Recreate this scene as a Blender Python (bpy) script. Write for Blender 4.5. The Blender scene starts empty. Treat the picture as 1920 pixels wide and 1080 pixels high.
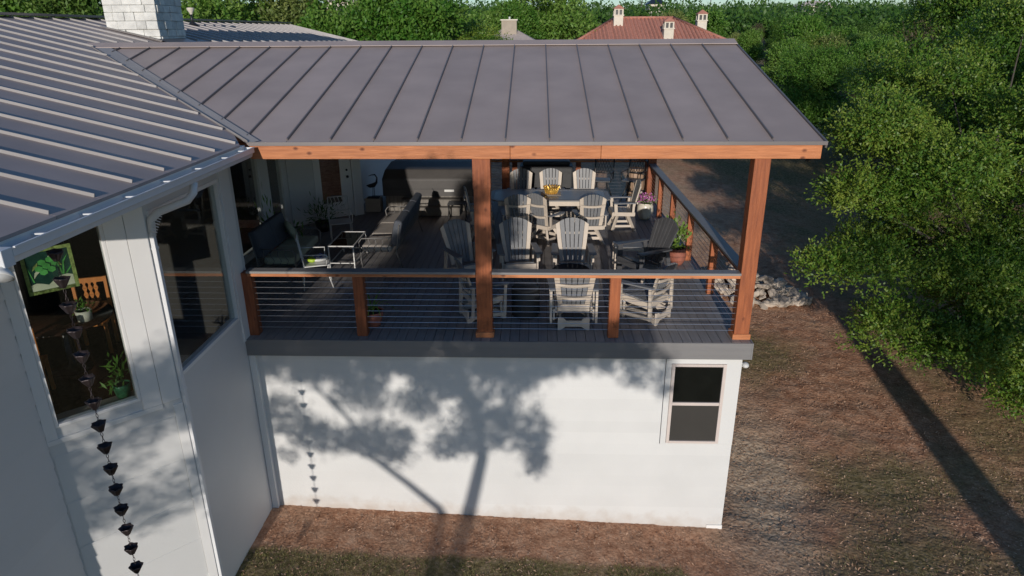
import bpy, math, random
import numpy as np
from mathutils import Vector, Matrix, Euler
random.seed(7)
R = math.radians
scn = bpy.context.scene
col = scn.collection

# ------------------------------------------------------------------ camera
YAW, PITCH, ROLL, FPX = R(2.0), R(20.8), R(-0.40), 1270.0
CAM = Vector((4.315, -9.2, 4.287))
fwd = Vector((-math.sin(YAW)*math.cos(PITCH), math.cos(YAW)*math.cos(PITCH), -math.sin(PITCH)))
right = Vector((math.cos(YAW), math.sin(YAW), 0)); up = right.cross(fwd)
r2 = right*math.cos(ROLL) + up*math.sin(ROLL); u2 = -right*math.sin(ROLL) + up*math.cos(ROLL)
cam = bpy.data.cameras.new('camera'); co = bpy.data.objects.new('camera', cam); col.objects.link(co)
m = Matrix((r2, u2, -fwd)).transposed().to_4x4(); m.translation = CAM
co.matrix_world = m
cam.sensor_width = 36; cam.lens = 36*FPX/1920; cam.clip_start = .05; cam.clip_end = 6000
scn.camera = co

# ------------------------------------------------------------------ light
SUN_EL, SUN_AZ = R(11.5), R(3.5)        # light travels towards +y, 3.5 degrees to +x, falling 11.5 degrees
LDIR = Vector((math.sin(SUN_AZ)*math.cos(SUN_EL), math.cos(SUN_AZ)*math.cos(SUN_EL), -math.sin(SUN_EL)))
w = bpy.data.worlds.new('World'); scn.world = w; w.use_nodes = True
nt = w.node_tree; nt.nodes.clear()
sk = nt.nodes.new('ShaderNodeTexSky'); sk.sky_type = 'NISHITA'; sk.sun_disc = False
sk.sun_elevation = SUN_EL; sk.sun_rotation = R(183.5); sk.altitude = 300; sk.air_density = 1.0; sk.dust_density = 0.2; sk.ozone_density = 4.0
bg = nt.nodes.new('ShaderNodeBackground'); bg.inputs[1].default_value = 0.115
ow = nt.nodes.new('ShaderNodeOutputWorld')
nt.links.new(sk.outputs[0], bg.inputs[0]); nt.links.new(bg.outputs[0], ow.inputs[0])
sl = bpy.data.lights.new('sun', 'SUN'); sl.energy = 3.3; sl.angle = R(0.53); sl.color = (1, .925, .84)
so = bpy.data.objects.new('sun', sl); col.objects.link(so)
so.rotation_euler = LDIR.to_track_quat('-Z', 'Y').to_euler(); so.location = (0, -60, 20)
vs = scn.view_settings; vs.view_transform = 'Standard'; vs.look = 'None'; vs.exposure = 0.0; vs.gamma = 1; vs.use_curve_mapping = False

# ------------------------------------------------------------------ materials
def mat(name, base, rough=.6, var=.15, scale=3., stretch=(1, 1, 1), bump=0., bscale=40., metal=0., dark=None, spec=.5, pos=False, hue=0., detail=4):
    m = bpy.data.materials.new(name); m.use_nodes = True
    nt = m.node_tree; b = nt.nodes['Principled BSDF']
    b.inputs['Roughness'].default_value = rough; b.inputs['Metallic'].default_value = metal
    b.inputs['Specular IOR Level'].default_value = spec
    tc = nt.nodes.new('ShaderNodeTexCoord'); mp = nt.nodes.new('ShaderNodeMapping')
    mp.inputs['Scale'].default_value = stretch
    if pos:
        ge = nt.nodes.new('ShaderNodeNewGeometry'); nt.links.new(ge.outputs['Position'], mp.inputs[0])
    else:
        nt.links.new(tc.outputs['Object'], mp.inputs[0])
    no = nt.nodes.new('ShaderNodeTexNoise'); no.inputs['Scale'].default_value = scale; no.inputs['Detail'].default_value = detail
    nt.links.new(mp.outputs[0], no.inputs[0])
    oi = nt.nodes.new('ShaderNodeObjectInfo')
    ad = nt.nodes.new('ShaderNodeMath'); ad.operation = 'MULTIPLY_ADD'; ad.inputs[1].default_value = .5; 
    nt.links.new(oi.outputs['Random'], ad.inputs[0])
    sc = nt.nodes.new('ShaderNodeMath'); sc.operation = 'MULTIPLY_ADD'; sc.inputs[1].default_value = 1.6; sc.inputs[2].default_value = -.55
    nt.links.new(no.outputs[0], sc.inputs[0]); nt.links.new(sc.outputs[0], ad.inputs[2])
    cr = nt.nodes.new('ShaderNodeValToRGB')
    lo = dark if dark else tuple(c*(1-var) for c in base); hi = tuple(min(1, c*(1+var)) for c in base)
    cr.color_ramp.elements[0].color = (*lo, 1); cr.color_ramp.elements[1].color = (*hi, 1)
    cr.color_ramp.elements[0].position = .1; cr.color_ramp.elements[1].position = .95
    nt.links.new(ad.outputs[0], cr.inputs[0]); nt.links.new(cr.outputs[0], b.inputs['Base Color'])
    if bump:
        n2 = nt.nodes.new('ShaderNodeTexNoise'); n2.inputs['Scale'].default_value = bscale; n2.inputs['Detail'].default_value = 5
        nt.links.new(mp.outputs[0], n2.inputs[0])
        bp = nt.nodes.new('ShaderNodeBump'); bp.inputs['Strength'].default_value = bump; bp.inputs['Distance'].default_value = .02
        nt.links.new(n2.outputs[0], bp.inputs['Height']); nt.links.new(bp.outputs[0], b.inputs['Normal'])
    return m

def knotty(name, base, dark, stretch):
    m = mat(name, base, .6, .25, 5, stretch, .35, 18, dark=dark)
    nt = m.node_tree; b = nt.nodes['Principled BSDF']
    src = b.inputs['Base Color'].links[0].from_socket
    tc = nt.nodes.new('ShaderNodeTexCoord'); mp = nt.nodes.new('ShaderNodeMapping')
    mp.inputs['Scale'].default_value = tuple(1.0 if s < 1 else 1.5 for s in stretch)
    nt.links.new(tc.outputs['Object'], mp.inputs[0])
    vo = nt.nodes.new('ShaderNodeTexVoronoi'); vo.inputs['Scale'].default_value = 3.2; nt.links.new(mp.outputs[0], vo.inputs[0])
    cr = nt.nodes.new('ShaderNodeValToRGB'); cr.color_ramp.elements[0].position = .05; cr.color_ramp.elements[1].position = .15
    cr.color_ramp.elements[0].color = (.22, .14, .11, 1); cr.color_ramp.elements[1].color = (1, 1, 1, 1)
    nt.links.new(vo.outputs['Distance'], cr.inputs[0])
    mx = nt.nodes.new('ShaderNodeMix'); mx.data_type = 'RGBA'; mx.blend_type = 'MULTIPLY'; mx.inputs[0].default_value = .85
    nt.links.new(src, mx.inputs[6]); nt.links.new(cr.outputs[0], mx.inputs[7]); nt.links.new(mx.outputs[2], b.inputs['Base Color'])
    return m

M = {}
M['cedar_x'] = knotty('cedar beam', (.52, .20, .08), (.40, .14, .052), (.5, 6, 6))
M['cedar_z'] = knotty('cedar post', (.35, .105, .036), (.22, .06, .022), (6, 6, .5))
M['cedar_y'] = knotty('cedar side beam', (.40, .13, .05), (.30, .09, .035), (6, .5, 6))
M['roof'] = mat('roof metal', (.33, .31, .30), .45, .06, .8, bump=.03, bscale=3, metal=.1)
M['roofpan'] = mat('roof pan metal', (.385, .315, .29), .5, .12, 1.3, (1, 1, 1), bump=.10, bscale=1.1, metal=.0, spec=.28)
M['roofdark'] = mat('roof flashing', (.20, .18, .175), .4, .08, 1.5, metal=.35)
M['white'] = mat('white painted siding', (.66, .66, .65), .55, .035, 1.2, bump=.06, bscale=30)
M['whitetrim'] = mat('white trim', (.80, .79, .77), .45, .03, 2)
M['gutter'] = mat('white gutter', (.70, .71, .72), .35, .03, 3)
M['guttin'] = mat('gutter inside', (.38, .42, .46), .35, .1, 2)
M['stonewhite'] = mat('painted chimney stone', (.64, .63, .59), .8, .22, 5, bump=1., bscale=13)
M['mortar'] = mat('chimney mortar', (.58, .57, .53), .9, .1, 6)
M['deck'] = mat('grey deck board', (.245, .23, .225), .6, .16, 2.5, (8, .6, 8), .25, 14)
M['fascia'] = mat('grey fascia board', (.20, .195, .195), .55, .08, 1.5, (.4, 4, 8), .15, 14)
M['cap'] = mat('grey rail cap', (.23, .225, .22), .5, .08, 2, (.6, 6, 6), .1, 10)
M['steel'] = mat('stainless cable', (.65, .66, .68), .3, .05, 3, metal=.9)
M['chairwhite'] = mat('weathered white plastic lumber', (.58, .50, .415), .55, .08, 5)
M['chairgrey'] = mat('grey plastic lumber', (.19, .195, .205), .5, .10, 5, (6, 1, 6))
M['chairdark'] = mat('dark grey plastic lumber', (.09, .09, .095), .4, .10, 5)
M['tabletop'] = mat('grey table board', (.20, .21, .225), .4, .08, 3, (1, 6, 1))
M['black'] = mat('black metal', (.02, .02, .022), .4, .2, 6)
M['cover'] = mat('dark grey vinyl cover', (.065, .06, .057), .6, .12, 3, bump=.4, bscale=5)
M['blackcover'] = mat('black fabric cover', (.035, .036, .038), .6, .15, 3, bump=.5, bscale=6)
M['cabinet'] = mat('spa cabinet slats', (.16, .145, .125), .6, .15, 3, (8, 8, .6))
M['cushion'] = mat('beige cushion fabric', (.42, .38, .34), .9, .08, 6, bump=.2, bscale=90)
M['greencushion'] = mat('pale green cushion fabric', (.42, .45, .33), .9, .08, 6, bump=.2, bscale=90)
M['darkcushion'] = mat('slate cushion fabric', (.09, .10, .12), .9, .1, 6, bump=.2, bscale=90)
M['whitemetal'] = mat('white painted metal', (.62, .62, .60), .4, .05, 6)
M['gold'] = mat('gold metal', (.75, .46, .10), .3, .1, 8, metal=.6)
M['pot'] = mat('cream glazed pot', (.66, .62, .52), .3, .04, 4)
M['terra'] = mat('terracotta pot', (.38, .13, .085), .7, .3, 6, bump=.2)
M['soil'] = mat('potting soil', (.03, .02, .015), .95, .3, 30)
M['barrel'] = mat('barrel wood', (.36, .24, .16), .6, .2, 5, (8, 8, .5))
M['rock'] = mat('pale broken limestone', (.50, .43, .36), .9, .35, 3, bump=.8, bscale=14, pos=True)
M['clod'] = mat('soil clods', (.30, .19, .13), .95, .4, 20, pos=True)
M['bark'] = mat('tree bark', (.10, .085, .07), .95, .3, 6, (1, 1, .3), 1., 30)
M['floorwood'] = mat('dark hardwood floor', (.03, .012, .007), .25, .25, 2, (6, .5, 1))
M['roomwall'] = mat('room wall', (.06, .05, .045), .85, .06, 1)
M['orangewood'] = mat('honey coloured wood', (.60, .19, .035), .45, .15, 4, (5, 5, .8))
M['tile'] = mat('red clay tiles', (.48, .21, .15), .8, .3, 7, bump=.4, bscale=9)
M['stucco'] = mat('cream stucco', (.66, .60, .50), .8, .08, 3)
M['tanstone'] = mat('tan stucco', (.40, .34, .27), .85, .12, 3)
M['greyroof'] = mat('grey shingle roof', (.62, .52, .45), .9, .15, 8, bump=.4, bscale=20)
M['purple'] = mat('petunia petals', (.42, .12, .34), .6, .6, 60, pos=True)
M['pinkpetal'] = mat('pale petals', (.65, .45, .50), .6, .2, 60)
M['copper'] = mat('dark bronze cups', (.05, .038, .04), .45, .25, 12, metal=.5)
M['lensglass'] = mat('lamp lens', (.45, .46, .46), .12, .2, 20)
M['leaflime'] = mat('bright green leaves', (.14, .24, .035), .5, .4, 30)
M['greenglaze'] = mat('green glazed pot', (.06, .22, .10), .3, .6, 30)
M['yellowbag'] = mat('lime packet', (.42, .60, .05), .5, .2, 20)
M['bluebag'] = mat('blue print', (.03, .06, .35), .5, .2, 20)
M['sgreen'] = mat('green stained glass', (.10, .36, .09), .25, .4, 14)
M['sdark'] = mat('dark stained glass', (.02, .06, .045), .2, .4, 14)
M['ssand'] = mat('sand stained glass', (.66, .66, .48), .3, .12, 12)
M['sborder'] = mat('mottled border glass', (.26, .32, .10), .25, .7, 30)
M['lead'] = mat('lead came', (.03, .035, .03), .5, .1, 8)
M['asphaltlike'] = mat('dark rubber', (.03, .03, .03), .8, .1, 8)

def leafmat(name, a, b, c, trans=.25, rough=.5, spec=.35):
    m = bpy.data.materials.new(name); m.use_nodes = True; nt = m.node_tree; p = nt.nodes['Principled BSDF']
    p.inputs['Roughness'].default_value = rough; p.inputs['Specular IOR Level'].default_value = spec
    g = nt.nodes.new('ShaderNodeNewGeometry'); no = nt.nodes.new('ShaderNodeTexNoise'); no.inputs['Scale'].default_value = .7; no.inputs['Detail'].default_value = 3
    nt.links.new(g.outputs['Position'], no.inputs[0])
    oi = nt.nodes.new('ShaderNodeObjectInfo')
    a1 = nt.nodes.new('ShaderNodeMath'); a1.operation = 'MULTIPLY_ADD'; a1.inputs[1].default_value = .45
    nt.links.new(g.outputs['Random Per Island'], a1.inputs[0]); nt.links.new(no.outputs[0], a1.inputs[2])
    a2 = nt.nodes.new('ShaderNodeMath'); a2.operation = 'MULTIPLY_ADD'; a2.inputs[1].default_value = .35; a2.inputs[2].default_value = -.4
    nt.links.new(oi.outputs['Random'], a2.inputs[0])
    a3 = nt.nodes.new('ShaderNodeMath'); a3.operation = 'ADD'
    nt.links.new(a1.outputs[0], a3.inputs[0]); nt.links.new(a2.outputs[0], a3.inputs[1])
    cr = nt.nodes.new('ShaderNodeValToRGB'); e = cr.color_ramp.elements
    e[0].position = .1; e[0].color = (*a, 1); e[1].position = .9; e[1].color = (*c, 1)
    k = e.new(.45); k.color = (*b, 1)
    nt.links.new(a3.outputs[0], cr.inputs[0]); nt.links.new(cr.outputs[0], p.inputs['Base Color'])
    tr = nt.nodes.new('ShaderNodeBsdfTranslucent'); nt.links.new(cr.outputs[0], tr.inputs[0])
    mx = nt.nodes.new('ShaderNodeMixShader'); mx.inputs[0].default_value = trans
    nt.links.new(p.outputs[0], mx.inputs[1]); nt.links.new(tr.outputs[0], mx.inputs[2])
    nt.links.new(mx.outputs[0], nt.nodes['Material Output'].inputs[0])
    return m
M['leaf_oak'] = leafmat('oak leaves', (.018, .06, .008), (.085, .19, .02), (.27, .34, .055), .32, .45, .4)
M['leaf_green'] = leafmat('fresh green leaves', (.05, .16, .015), (.13, .26, .038), (.24, .36, .08), .35)
M['leaf_olive'] = leafmat('olive juniper leaves', (.085, .13, .03), (.18, .235, .06), (.29, .33, .10), .35)
M['leaf_dark'] = leafmat('dark green leaves', (.035, .10, .015), (.08, .17, .03), (.15, .24, .05), .35)
M['leaf_brown'] = leafmat('brownish foliage', (.06, .05, .03), (.11, .09, .05), (.15, .12, .07))
M['mulch'] = leafmat('shredded mulch', (.16, .08, .05), (.38, .22, .14), (.62, .44, .32), .05, .9, .1)
M['grass'] = leafmat('grass blades', (.07, .105, .025), (.16, .17, .05), (.36, .30, .15), .25)

def glassmat(name, refl=.10, tint=(.92, .95, .94)):
    m = bpy.data.materials.new(name); m.use_nodes = True; nt = m.node_tree; nt.nodes.clear()
    o = nt.nodes.new('ShaderNodeOutputMaterial'); t = nt.nodes.new('ShaderNodeBsdfTransparent'); t.inputs[0].default_value = (*tint, 1)
    g = nt.nodes.new('ShaderNodeBsdfGlossy'); g.inputs['Roughness'].default_value = .01
    lw = nt.nodes.new('ShaderNodeLayerWeight'); lw.inputs[0].default_value = .5; fr = nt.nodes.new('ShaderNodeMath'); fr.operation = 'POWER'; fr.inputs[1].default_value = 4.5; nt.links.new(lw.outputs['Facing'], fr.inputs[0])
    ad = nt.nodes.new('ShaderNodeMath'); ad.operation = 'ADD'; ad.inputs[1].default_value = refl; ad.use_clamp = True
    nt.links.new(fr.outputs[0], ad.inputs[0])
    mx = nt.nodes.new('ShaderNodeMixShader'); nt.links.new(ad.outputs[0], mx.inputs[0]); nt.links.new(t.outputs[0], mx.inputs[1]); nt.links.new(g.outputs[0], mx.inputs[2])
    nt.links.new(mx.outputs[0], o.inputs[0]); return m
M['glass'] = glassmat('window glass', .06, (.87, .90, .89))
M['smokeglass'] = glassmat('smoked table glass', .05, (.12, .13, .13))
M['darkglass'] = mat('dark pane', (.008, .009, .008), .06, .3, 3)
M['screen'] = mat('insect screen', (.035, .032, .028), .8, .1, 3)

# lower wall paint with rain splashed soil along its foot
def splash():
    m = mat('white siding with soil splash', (.66, .66, .65), .6, .05, 1.1, bump=.12, bscale=35); m2 = m.node_tree; b = m2.nodes['Principled BSDF']; src = b.inputs['Base Color'].links[0].from_socket
    g = m2.nodes.new('ShaderNodeNewGeometry'); sp = m2.nodes.new('ShaderNodeSeparateXYZ'); m2.links.new(g.outputs['Position'], sp.inputs[0])
    no = m2.nodes.new('ShaderNodeTexNoise'); no.inputs['Scale'].default_value = 5; no.inputs['Detail'].default_value = 8; m2.links.new(g.outputs['Position'], no.inputs[0])
    sx = m2.nodes.new('ShaderNodeMath'); sx.operation = 'MULTIPLY_ADD'; sx.inputs[1].default_value = .05; m2.links.new(sp.outputs[0], sx.inputs[0]); m2.links.new(sp.outputs[2], sx.inputs[2])
    nz = m2.nodes.new('ShaderNodeMath'); nz.operation = 'MULTIPLY_ADD'; nz.inputs[1].default_value = -.55; m2.links.new(no.outputs[0], nz.inputs[0]); m2.links.new(sx.outputs[0], nz.inputs[2])
    mr = m2.nodes.new('ShaderNodeMapRange'); mr.inputs['From Min'].default_value = -3.42; mr.inputs['From Max'].default_value = -3.08; mr.inputs['To Min'].default_value = .6; mr.inputs['To Max'].default_value = 0; m2.links.new(nz.outputs[0], mr.inputs[0])
    mx = m2.nodes.new('ShaderNodeMix'); mx.data_type = 'RGBA'; m2.links.new(mr.outputs[0], mx.inputs[0]); m2.links.new(src, mx.inputs[6]); mx.inputs[7].default_value = (.42, .33, .25, 1); m2.links.new(mx.outputs[2], b.inputs['Base Color'])
    return m
M['wallbase'] = splash()
M['sofairon'] = mat('weathered iron', (.16, .155, .15), .5, .1, 6)
M['vinylframe'] = mat('almond vinyl frame', (.60, .52, .48), .5, .05, 4)

# ground: dirt, pale clay, grass tint
def groundmat():
    m = bpy.data.materials.new('bare soil and thin grass'); m.use_nodes = True; nt = m.node_tree; b = nt.nodes['Principled BSDF']
    b.inputs['Roughness'].default_value = .95; b.inputs['Specular IOR Level'].default_value = .15
    g = nt.nodes.new('ShaderNodeNewGeometry'); L = nt.links
    def noise(s, d=6, off=0):
        mp = nt.nodes.new('ShaderNodeMapping'); mp.inputs['Location'].default_value = (off, off, 0); L.new(g.outputs['Position'], mp.inputs[0])
        n = nt.nodes.new('ShaderNodeTexNoise'); n.inputs['Scale'].default_value = s; n.inputs['Detail'].default_value = d; L.new(mp.outputs[0], n.inputs[0]); return n.outputs[0]
    def ramp(sock, cols):
        r = nt.nodes.new('ShaderNodeValToRGB'); e = r.color_ramp.elements
        e[0].position, e[0].color = cols[0][0], (*cols[0][1], 1); e[1].position, e[1].color = cols[-1][0], (*cols[-1][1], 1)
        for p, c in cols[1:-1]: k = e.new(p); k.color = (*c, 1)
        L.new(sock, r.inputs[0]); return r.outputs[0]
    def mix(f, a, c, t='MIX'):
        x = nt.nodes.new('ShaderNodeMix'); x.data_type = 'RGBA'; x.blend_type = t
        (L.new(f, x.inputs[0]) if hasattr(f, 'links') else setattr(x.inputs[0], 'default_value', f)); L.new(a, x.inputs[6]); L.new(c, x.inputs[7]); return x.outputs[2]
    soil = ramp(mix(.55, noise(26, 8), noise(5, 10, 2)), [(.32, (.21, .095, .052)), (.5, (.45, .24, .145)), (.68, (.62, .39, .26))])
    clay = ramp(noise(16, 10, 3), [(.30, (.36, .235, .15)), (.66, (.70, .53, .37))])
    turf = ramp(noise(14, 10, 7), [(.3, (.11, .085, .04)), (.5, (.21, .165, .08)), (.75, (.36, .27, .17))])
    va = nt.nodes.new('ShaderNodeVertexColor'); va.layer_name = 'cover'
    sp = nt.nodes.new('ShaderNodeSeparateColor'); L.new(va.outputs[0], sp.inputs[0])
    c = mix(sp.outputs[1], soil, clay); c = mix(sp.outputs[0], c, turf); L.new(c, b.inputs['Base Color'])
    bp = nt.nodes.new('ShaderNodeBump'); bp.inputs['Strength'].default_value = .8; bp.inputs['Distance'].default_value = .03
    L.new(noise(17, 9, 1), bp.inputs['Height']); L.new(bp.outputs[0], b.inputs['Normal'])
    return m
M['ground'] = groundmat()

# ------------------------------------------------------------------ mesh helpers
class MB:
    def __init__(s, xf=None): s.v = []; s.f = []; s.xf = xf; s.sm = []
    def add(s, vs, fs, smooth=False):
        n = len(s.v); s.v += [tuple(s.xf @ Vector(v)) if s.xf else tuple(v) for v in vs]
        s.f += [tuple(i+n for i in f) for f in fs]; s.sm += [smooth]*len(fs); return s
    def box(s, x0, x1, y0, y1, z0, z1):
        return s.add([(x0, y0, z0), (x1, y0, z0), (x1, y1, z0), (x0, y1, z0), (x0, y0, z1), (x1, y0, z1), (x1, y1, z1), (x0, y1, z1)],
                     [(0, 3, 2, 1), (4, 5, 6, 7), (0, 1, 5, 4), (1, 2, 6, 5), (2, 3, 7, 6), (3, 0, 4, 7)])
    def bar(s, p, q, w, h, upv=(0, 0, 1)):
        p, q = Vector(p), Vector(q); d = (q-p).normalized(); u = Vector(upv)
        if abs(d.dot(u)) > .98: u = Vector((0, 1, 0))
        a = d.cross(u).normalized()*w/2; b = a.normalized().cross(d)*h/2
        vs = [p-a-b, p+a-b, p+a+b, p-a+b, q-a-b, q+a-b, q+a+b, q-a+b]
        return s.add(vs, [(0, 1, 2, 3), (7, 6, 5, 4), (0, 4, 5, 1), (1, 5, 6, 2), (2, 6, 7, 3), (3, 7, 4, 0)])
    def tube(s, pts, rad, n=6, cap=True):
        pts = [Vector(p) for p in pts]; rs = rad if hasattr(rad, '__len__') else [rad]*len(pts)
        vs = []; fs = []; pu = None
        for i, p in enumerate(pts):
            d = (pts[min(i+1, len(pts)-1)]-pts[max(i-1, 0)]).normalized()
            u = pu if pu is not None else (Vector((0, 0, 1)) if abs(d.z) < .9 else Vector((1, 0, 0)))
            a = d.cross(u).normalized(); b = a.cross(d).normalized(); pu = b
            for k in range(n):
                t = 2*math.pi*k/n; vs.append(p + (a*math.cos(t)+b*math.sin(t))*rs[i])
        for i in range(len(pts)-1):
            for k in range(n): fs.append((i*n+k, i*n+(k+1) % n, (i+1)*n+(k+1) % n, (i+1)*n+k))
        if cap: fs += [tuple(range(n-1, -1, -1)), tuple(range((len(pts)-1)*n, len(pts)*n))]
        return s.add(vs, fs, n > 5)
    def lathe(s, prof, n=20, c=(0, 0, 0), flute=0, nf=6):
        vs = []; fs = []
        for r, z in prof:
            for k in range(n):
                t = 2*math.pi*k/n; q = r*(1+flute*math.cos(nf*t)); vs.append((c[0]+q*math.cos(t), c[1]+q*math.sin(t), c[2]+z))
        for i in range(len(prof)-1):
            for k in range(n): fs.append((i*n+k, i*n+(k+1) % n, (i+1)*n+(k+1) % n, (i+1)*n+k))
        return s.add(vs, fs, True)
    def prism(s, poly, t, origin=(0, 0, 0), a=(1, 0, 0), b=(0, 0, 1)):
        """polygon in plane (a,b), thickness t along a x b"""
        o, a, b = Vector(origin), Vector(a), Vector(b); nn = a.cross(b).normalized()*t; n = len(poly)
        vs = [o+a*p[0]+b*p[1] for p in poly]; vs += [v+nn for v in vs]
        fs = [tuple(range(n-1, -1, -1)), tuple(range(n, 2*n))]+[(i, (i+1) % n, (i+1) % n+n, i+n) for i in range(n)]
        return s.add(vs, fs)
    def ball(s, c, r, n=10, m=7, sz=(1, 1, 1)):
        prof = []; vs = []; fs = []
        for i in range(m+1):
            ph = math.pi*i/m
            for k in range(n):
                t = 2*math.pi*k/n; vs.append((c[0]+r*sz[0]*math.sin(ph)*math.cos(t), c[1]+r*sz[1]*math.sin(ph)*math.sin(t), c[2]+r*sz[2]*math.cos(ph)))
        for i in range(m):
            for k in range(n): fs.append((i*n+k, (i+1)*n+k, (i+1)*n+(k+1) % n, i*n+(k+1) % n))
        return s.add(vs, fs, True)
    def mesh(s, name, material):
        me = bpy.data.meshes.new(name); me.from_pydata(s.v, [], s.f); me.materials.append(material)
        me.polygons.foreach_set('use_smooth', s.sm); me.update(); return me
    def build(s, name, material, parent=None, bevel=0):
        o = bpy.data.objects.new(name, s.mesh(name, material)); col.objects.link(o)
        if parent: o.parent = parent
        if bevel:
            b = o.modifiers.new('bevel', 'BEVEL'); b.width = bevel; b.segments = 2; b.limit_method = 'ANGLE'
        return o
def tag(o, label=None, cat=None, group=None, kind=None):
    if label: o['label'] = label
    if cat: o['category'] = cat
    if group: o['group'] = group
    if kind: o['kind'] = kind
    return o
def thing(name, label, cat, loc=(0, 0, 0), rz=0, group=None):
    o = bpy.data.objects.new(name, None); col.objects.link(o); o.empty_display_size = .2
    o.location = loc; o.rotation_euler = (0, 0, rz); return tag(o, label, cat, group)
def group_empty(name, parent):
    o = bpy.data.objects.new(name, None); col.objects.link(o); o.parent = parent; return o
def copy_tree(o, parent=None):
    c = o.copy(); col.objects.link(c)
    if parent: c.parent = parent
    for ch in list(o.children): copy_tree(ch, c)
    return c
def share(name, mesh, parent, loc=(0, 0, 0), rot=(0, 0, 0), scale=(1, 1, 1)):
    o = bpy.data.objects.new(name, mesh); col.objects.link(o); o.parent = parent; o.location = loc; o.rotation_euler = rot; o.scale = scale; return o

# ------------------------------------------------------------------ terrain
def gz(x, y):
    x = np.asarray(x, float); y = np.asarray(y, float)
    z = -3.08 - .045*np.clip(x, -4, 9)
    z = z + .085*np.clip(y-1, 0, 22) + .045*np.clip(y-23, 0, 60) + .0262*np.clip(y-83, 0, 420)
    return z
def terrain():
    def grid(xs, ys, mask=None):
        X, Y = np.meshgrid(xs, ys); return X, Y
    def build(xs, ys, name, rough, holes=None):
        X, Y = np.meshgrid(xs, ys); Z = gz(X, Y)
        rs = np.random.RandomState(3)
        if rough:
            for k in range(70):
                fr = rs.uniform(1.5, 14); a = rs.uniform(0, 6.28); ph = rs.uniform(0, 6.28)
                Z += .0040/(.4+fr*.16)*.6*np.sin((X*np.cos(a)+Y*np.sin(a)*1.6)*fr+ph)*(.5+.5*np.sin(X*.9+k)*np.sin(Y*.7+k*2))
            # tyre-like furrows on the right of the wall
            m = np.exp(-((X-8.7)/1.1)**2)*((Y > -3) & (Y < 4))
            Z += m*.004*np.sin(Y*11+np.sin(X*3)*1.2+np.sin(Y*2.7)*2)
            Z += rs.normal(0, .005, Z.shape)*((Y < 12))
        ny, nx = X.shape
        v = np.stack([X, Y, Z], -1).reshape(-1, 3)
        i = np.arange((ny-1)*(nx-1)); r, c = i//(nx-1), i % (nx-1); a = r*nx+c
        f = np.stack([a, a+1, a+nx+1, a+nx], -1)
        return v, f, X, Y
    me_parts = []
    xs = np.concatenate([np.linspace(-900, -60, 30), np.linspace(-56, -4, 30), np.arange(-3.5, 22, .055), np.linspace(22.2, 70, 40), np.linspace(80, 900, 30)])
    ys = np.concatenate([np.linspace(-120, -8, 20), np.linspace(-7, -3.1, 8), np.arange(-3, 14, .055), np.linspace(14.1, 60, 90), np.linspace(62, 900, 60)])
    v, f, X, Y = build(xs, ys, 'g', True)
    me = bpy.data.meshes.new('ground'); me.vertices.add(len(v)); me.vertices.foreach_set('co', v.ravel())
    me.loops.add(f.size); me.loops.foreach_set('vertex_index', f.ravel()); me.polygons.add(len(f))
    me.polygons.foreach_set('loop_start', np.arange(0, f.size, 4)); me.polygons.foreach_set('loop_total', np.full(len(f), 4))
    me.update(calc_edges=True); me.validate()
    ca = me.color_attributes.new('cover', 'FLOAT_COLOR', 'POINT')
    turf, clay = cover(v[:, 0], v[:, 1]); c = np.stack([turf, clay, turf*0, turf*0+1], -1)
    ca.data.foreach_set('color', c.ravel().astype(np.float32))
    me.materials.append(M['ground']); me.polygons.foreach_set('use_smooth', np.ones(len(f), bool))
    o = bpy.data.objects.new('ground', me); col.objects.link(o); tag(o, 'bare reddish soil with thin grass sloping up behind the deck', kind='structure')
def sstep(a, b, t): t = np.clip((t-a)/(b-a), 0, 1); return t*t*(3-2*t)
def wob(x, y, s=1.):
    return (np.sin(x*1.9*s+.7)*np.sin(y*2.3*s+1.1)+.6*np.sin(x*4.7*s+y*3.1*s)+.4*np.sin(x*9.3*s-y*7.7*s)+.25*np.sin(x*23*s+y*17*s))*.5
def cover(x, y):
    n = wob(x, y)
    # front strip
    front = sstep(-.95, -1.12, y + .10*(x-3)*-.12 + n*.06) * (x < 6.6+n*.3)
    patch = np.exp(-(((x-10.6)/1.5)**2+((y-1.3)/.9)**2))*1.5 + np.exp(-(((x-9.4)/1.3)**2+((y-5.9)/1.3)**2))*1.7 \
        + sstep(11.5, 13.5, x)*.9 + sstep(16, 24, y)*.5 + np.exp(-(((x-10.3)/1.9)**2+((y+.7)/.8)**2))*1.3
    patch = np.clip(patch + n*.45 - .25, 0, 1)*(x > 7)
    turf = np.clip(np.maximum(front, patch), 0, 1)
    turf = np.maximum(turf, sstep(26, 40, y)); turf = np.maximum(turf, sstep(-2.2, -4, y))
    clay = np.exp(-(((x-8.3-.12*y)/.75)**2+((y-1.2)/2.3)**2))*1.35 + np.exp(-(((x-8.6)/2.2)**2+((y-17)/6)**2))*1.1
    clay = np.clip(clay + n*.3, 0, 1); turf = turf*(1-.8*np.clip(clay, 0, 1)*(y < 8))
    return turf, clay
terrain()

def fast_mesh(name, v, f, material, smooth=False):
    me = bpy.data.meshes.new(name); k = f.shape[1]
    me.vertices.add(len(v)); me.vertices.foreach_set('co', np.ascontiguousarray(v, np.float32).ravel())
    me.loops.add(f.size); me.loops.foreach_set('vertex_index', np.ascontiguousarray(f, np.int32).ravel()); me.polygons.add(len(f))
    me.polygons.foreach_set('loop_start', np.arange(0, f.size, k)); me.polygons.foreach_set('loop_total', np.full(len(f), k))
    me.update(calc_edges=True); me.materials.append(material); return me

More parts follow.
